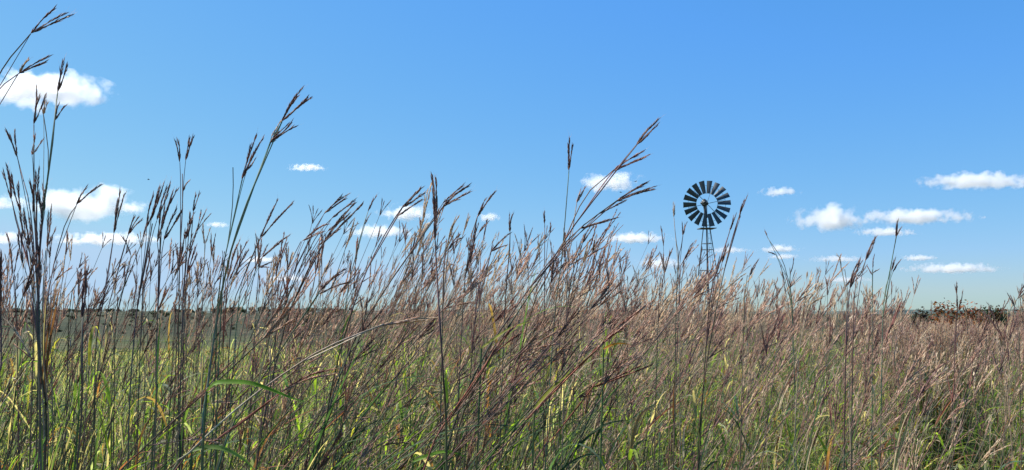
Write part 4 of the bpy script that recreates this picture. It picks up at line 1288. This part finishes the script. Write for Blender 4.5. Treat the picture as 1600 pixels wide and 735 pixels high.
HS = dict(headsize=1.4)
stand("tall_grass", "thick stand of seed headed bluestem leaning right in the breeze", 1, 1200, place_near, 1, nside=2, nleaf=5, **HS)
stand("meadow_grass", "pinkish and green bluestem meadow behind the nearest stalks", 2, 2150, place_mid, 2, nside=2, nleaf=7, headsize=1.3, width=1.25)
def place_tussock(rng, i):
    a = rng.uniform(0, 6.28); q = rng.random() ** .5
    px0, d0 = ((1440, 6.6) if i % 3 else (1408, 7.4))
    x = (px0 - 800) / F * d0 + .30 * q * math.cos(a); d = d0 + .24 * q * math.sin(a)
    return (x, d, 0.), np.array([x + .25 * q * math.cos(a) + .1 + rng.normal(0, .06), d + .2 * q * math.sin(a), 1.36 + rng.normal(0, .05)]), {}


stand("tussock", "dense dark tussock of upright stems beside the shaded hollow at the right", 6, 380, place_tussock, 1, nside=2, nleaf=5)
stand("far_grass", "far grass tops running to the horizon on the right", 3, 2600, place_far, 2, nside=1, nleaf=2, headsize=1.5, width=1.8)


def place_shoot(rng, i):
    px = rng.uniform(-100, 1700)
    d = rng.uniform(2.2, 6.5)
    x = (px - 800) / F * d
    if px < 1000: Hh = P(px, rng.uniform(560, 720), d)[2]
    else: d += 2.5; x = (px - 800) / F * d; Hh = P(px, rng.uniform(580, 720), d)[2]
    if Hh < .3: return None
    if 1430 < px < 1530: return None
    return (x, d, 0.0), np.array([x + rng.normal(.08, .12), d + rng.normal(0, .1), Hh]), {}


def leafy():
    rng = np.random.default_rng(31)
    mb = MB()
    for i in range(1500):
        q = place_shoot(rng, i)
        if q is None: continue
        root, top, _ = q
        root = np.array(root)
        Pt = smooth_path([root, root * .45 + top * .55 + rng.normal(0, .01, 3), top], 11)
        c0 = stem_color(rng)
        V, Q, C = culm(Pt, .0022, .0012, c0, c0, 4); mb.add(V, Q, C, 0)
        for k in range(int(rng.integers(3, 7))):
            j = int(rng.integers(3, 11)); a = rng.uniform(0, 6.28)
            u = rng.random()
            col = None if u < .5 else (LIME * rng.uniform(.7, 1.25) if u < .78 else np.array([.34, .20, .09]) * rng.uniform(.6, 1.1) if u < .84 else TAN * rng.uniform(.6, 1.1) if u < .93 else np.array([.40, .36, .07]))
            add_leaf(mb, Pt[j], a, rng, rng.uniform(.12, .32), rng.uniform(.004, .0105), rng.uniform(.3, 1.8), rng.uniform(1.2, 4), dry=.35, mat=1, seg=8, col=col)
    ob = link("leafy_grass", mb.mesh("leafy_grass", GRASS_MATS))
    tag(ob, "leafy green and straw coloured shoots filling the lower part of the stand", "grass", kind="stuff")


leafy()


def understory():
    rng = np.random.default_rng(9)
    mb = MB()
    for i in range(21000):
        px = rng.uniform(-150, 1750); d = rng.uniform(2.5, 13) if rng.random() < .75 else rng.uniform(2.0, 6)
        if px < 500 and d > 8 and rng.random() < .75: continue
        if 1432 < px < 1526 and d < 9.8: continue
        x = (px - 800) / F * d; z = float(gz(x, d))
        L = rng.uniform(.40, 1.05)
        dry = .14 if rng.random() < .75 else .6
        add_leaf(mb, (x, d, z), rng.uniform(0, 6.28), rng, L, rng.uniform(.009, .021), rng.uniform(.4, 1.6), rng.uniform(1.4, 4), dry=dry, mat=0, seg=7, wind=.3)
    ob = link("undergrowth", mb.mesh("undergrowth", [M_LEAF]))
    tag(ob, "bright green leaf blades crowding the foot of the stand", "undergrowth", kind="stuff")
    print("under", mb.n)
    mb = MB()
    for i in range(26000):
        d = 7 + 60 * rng.random() ** 1.5; px = rng.uniform(-60, 1000 if d < 25 else 700)
        x = (px - 800) / F * d; z = float(gz(x, d))
        L = rng.uniform(.12, .38) * (1 + d / 90)
        add_leaf(mb, (x, d, z - .01), rng.uniform(0, 6.28), rng, L, .006 + d * .0005, rng.uniform(.2, 1.2), rng.uniform(1.5, 5), dry=.45, mat=0, seg=3, wind=.2)
    ob = link("pasture_grass", mb.mesh("pasture_grass", [M_LEAF]))
    tag(ob, "short brown green pasture grass on the open slope at the left", "grass", kind="stuff")
    print("pasture", mb.n)


understory()

# ------------------------------------------------------------------ three small birds far off in the sky
def bird(px, py, d, heading, label, span=0.3):
    c = P(px, py, d)
    e = bpy.data.objects.new("bird", None); COL.objects.link(e); e.location = c; e.rotation_euler = (0, 0, heading)
    tag(e, label, "bird")
    pm = bpy.data.materials.get("dark_feathers") or flat_mat("dark_feathers", (.03, .03, .035), .8)
    mb = MB()
    V, Q = tube([(-.13, 0, .01), (-.1, 0, .0), (-.03, 0, 0), (.05, 0, .01), (.085, 0, .02), (.115, 0, .02), (.14, 0, .012)], [.012, .018, .03, .028, .02, .018, .001], 8)
    mb.add(V, Q, np.array([.1] * 3))
    for s in (-1, 1):
        vs = []
        for (x0, x1, y, z) in ((-.03, .05, .02, .015), (-.035, .06, .10, .05), (-.05, .03, .19, .06), (-.07, -.05, .26, .045)):
            vs += [(x0, s * y, z), (x1, s * y, z), (x0, s * y, z + .004), (x1, s * y, z + .004)]
        q = []
        for i in range(3):
            a = i * 4; q += [[a, a + 1, a + 5, a + 4], [a + 2, a + 6, a + 7, a + 3], [a, a + 4, a + 6, a + 2], [a + 1, a + 3, a + 7, a + 5]]
        mb.add(vs, q, np.array([.1] * 3))
    link("body", mb.mesh("body", [pm], False), e)


bird(993, 284, 75, .6, "tiny dark bird in front of the right end of the crossed cloud")
bird(970, 301, 85, 2.6, "tiny dark bird just below the crossed cloud")
bird(232, 281, 80, .3, "tiny dark bird alone in the sky above the bristling group")
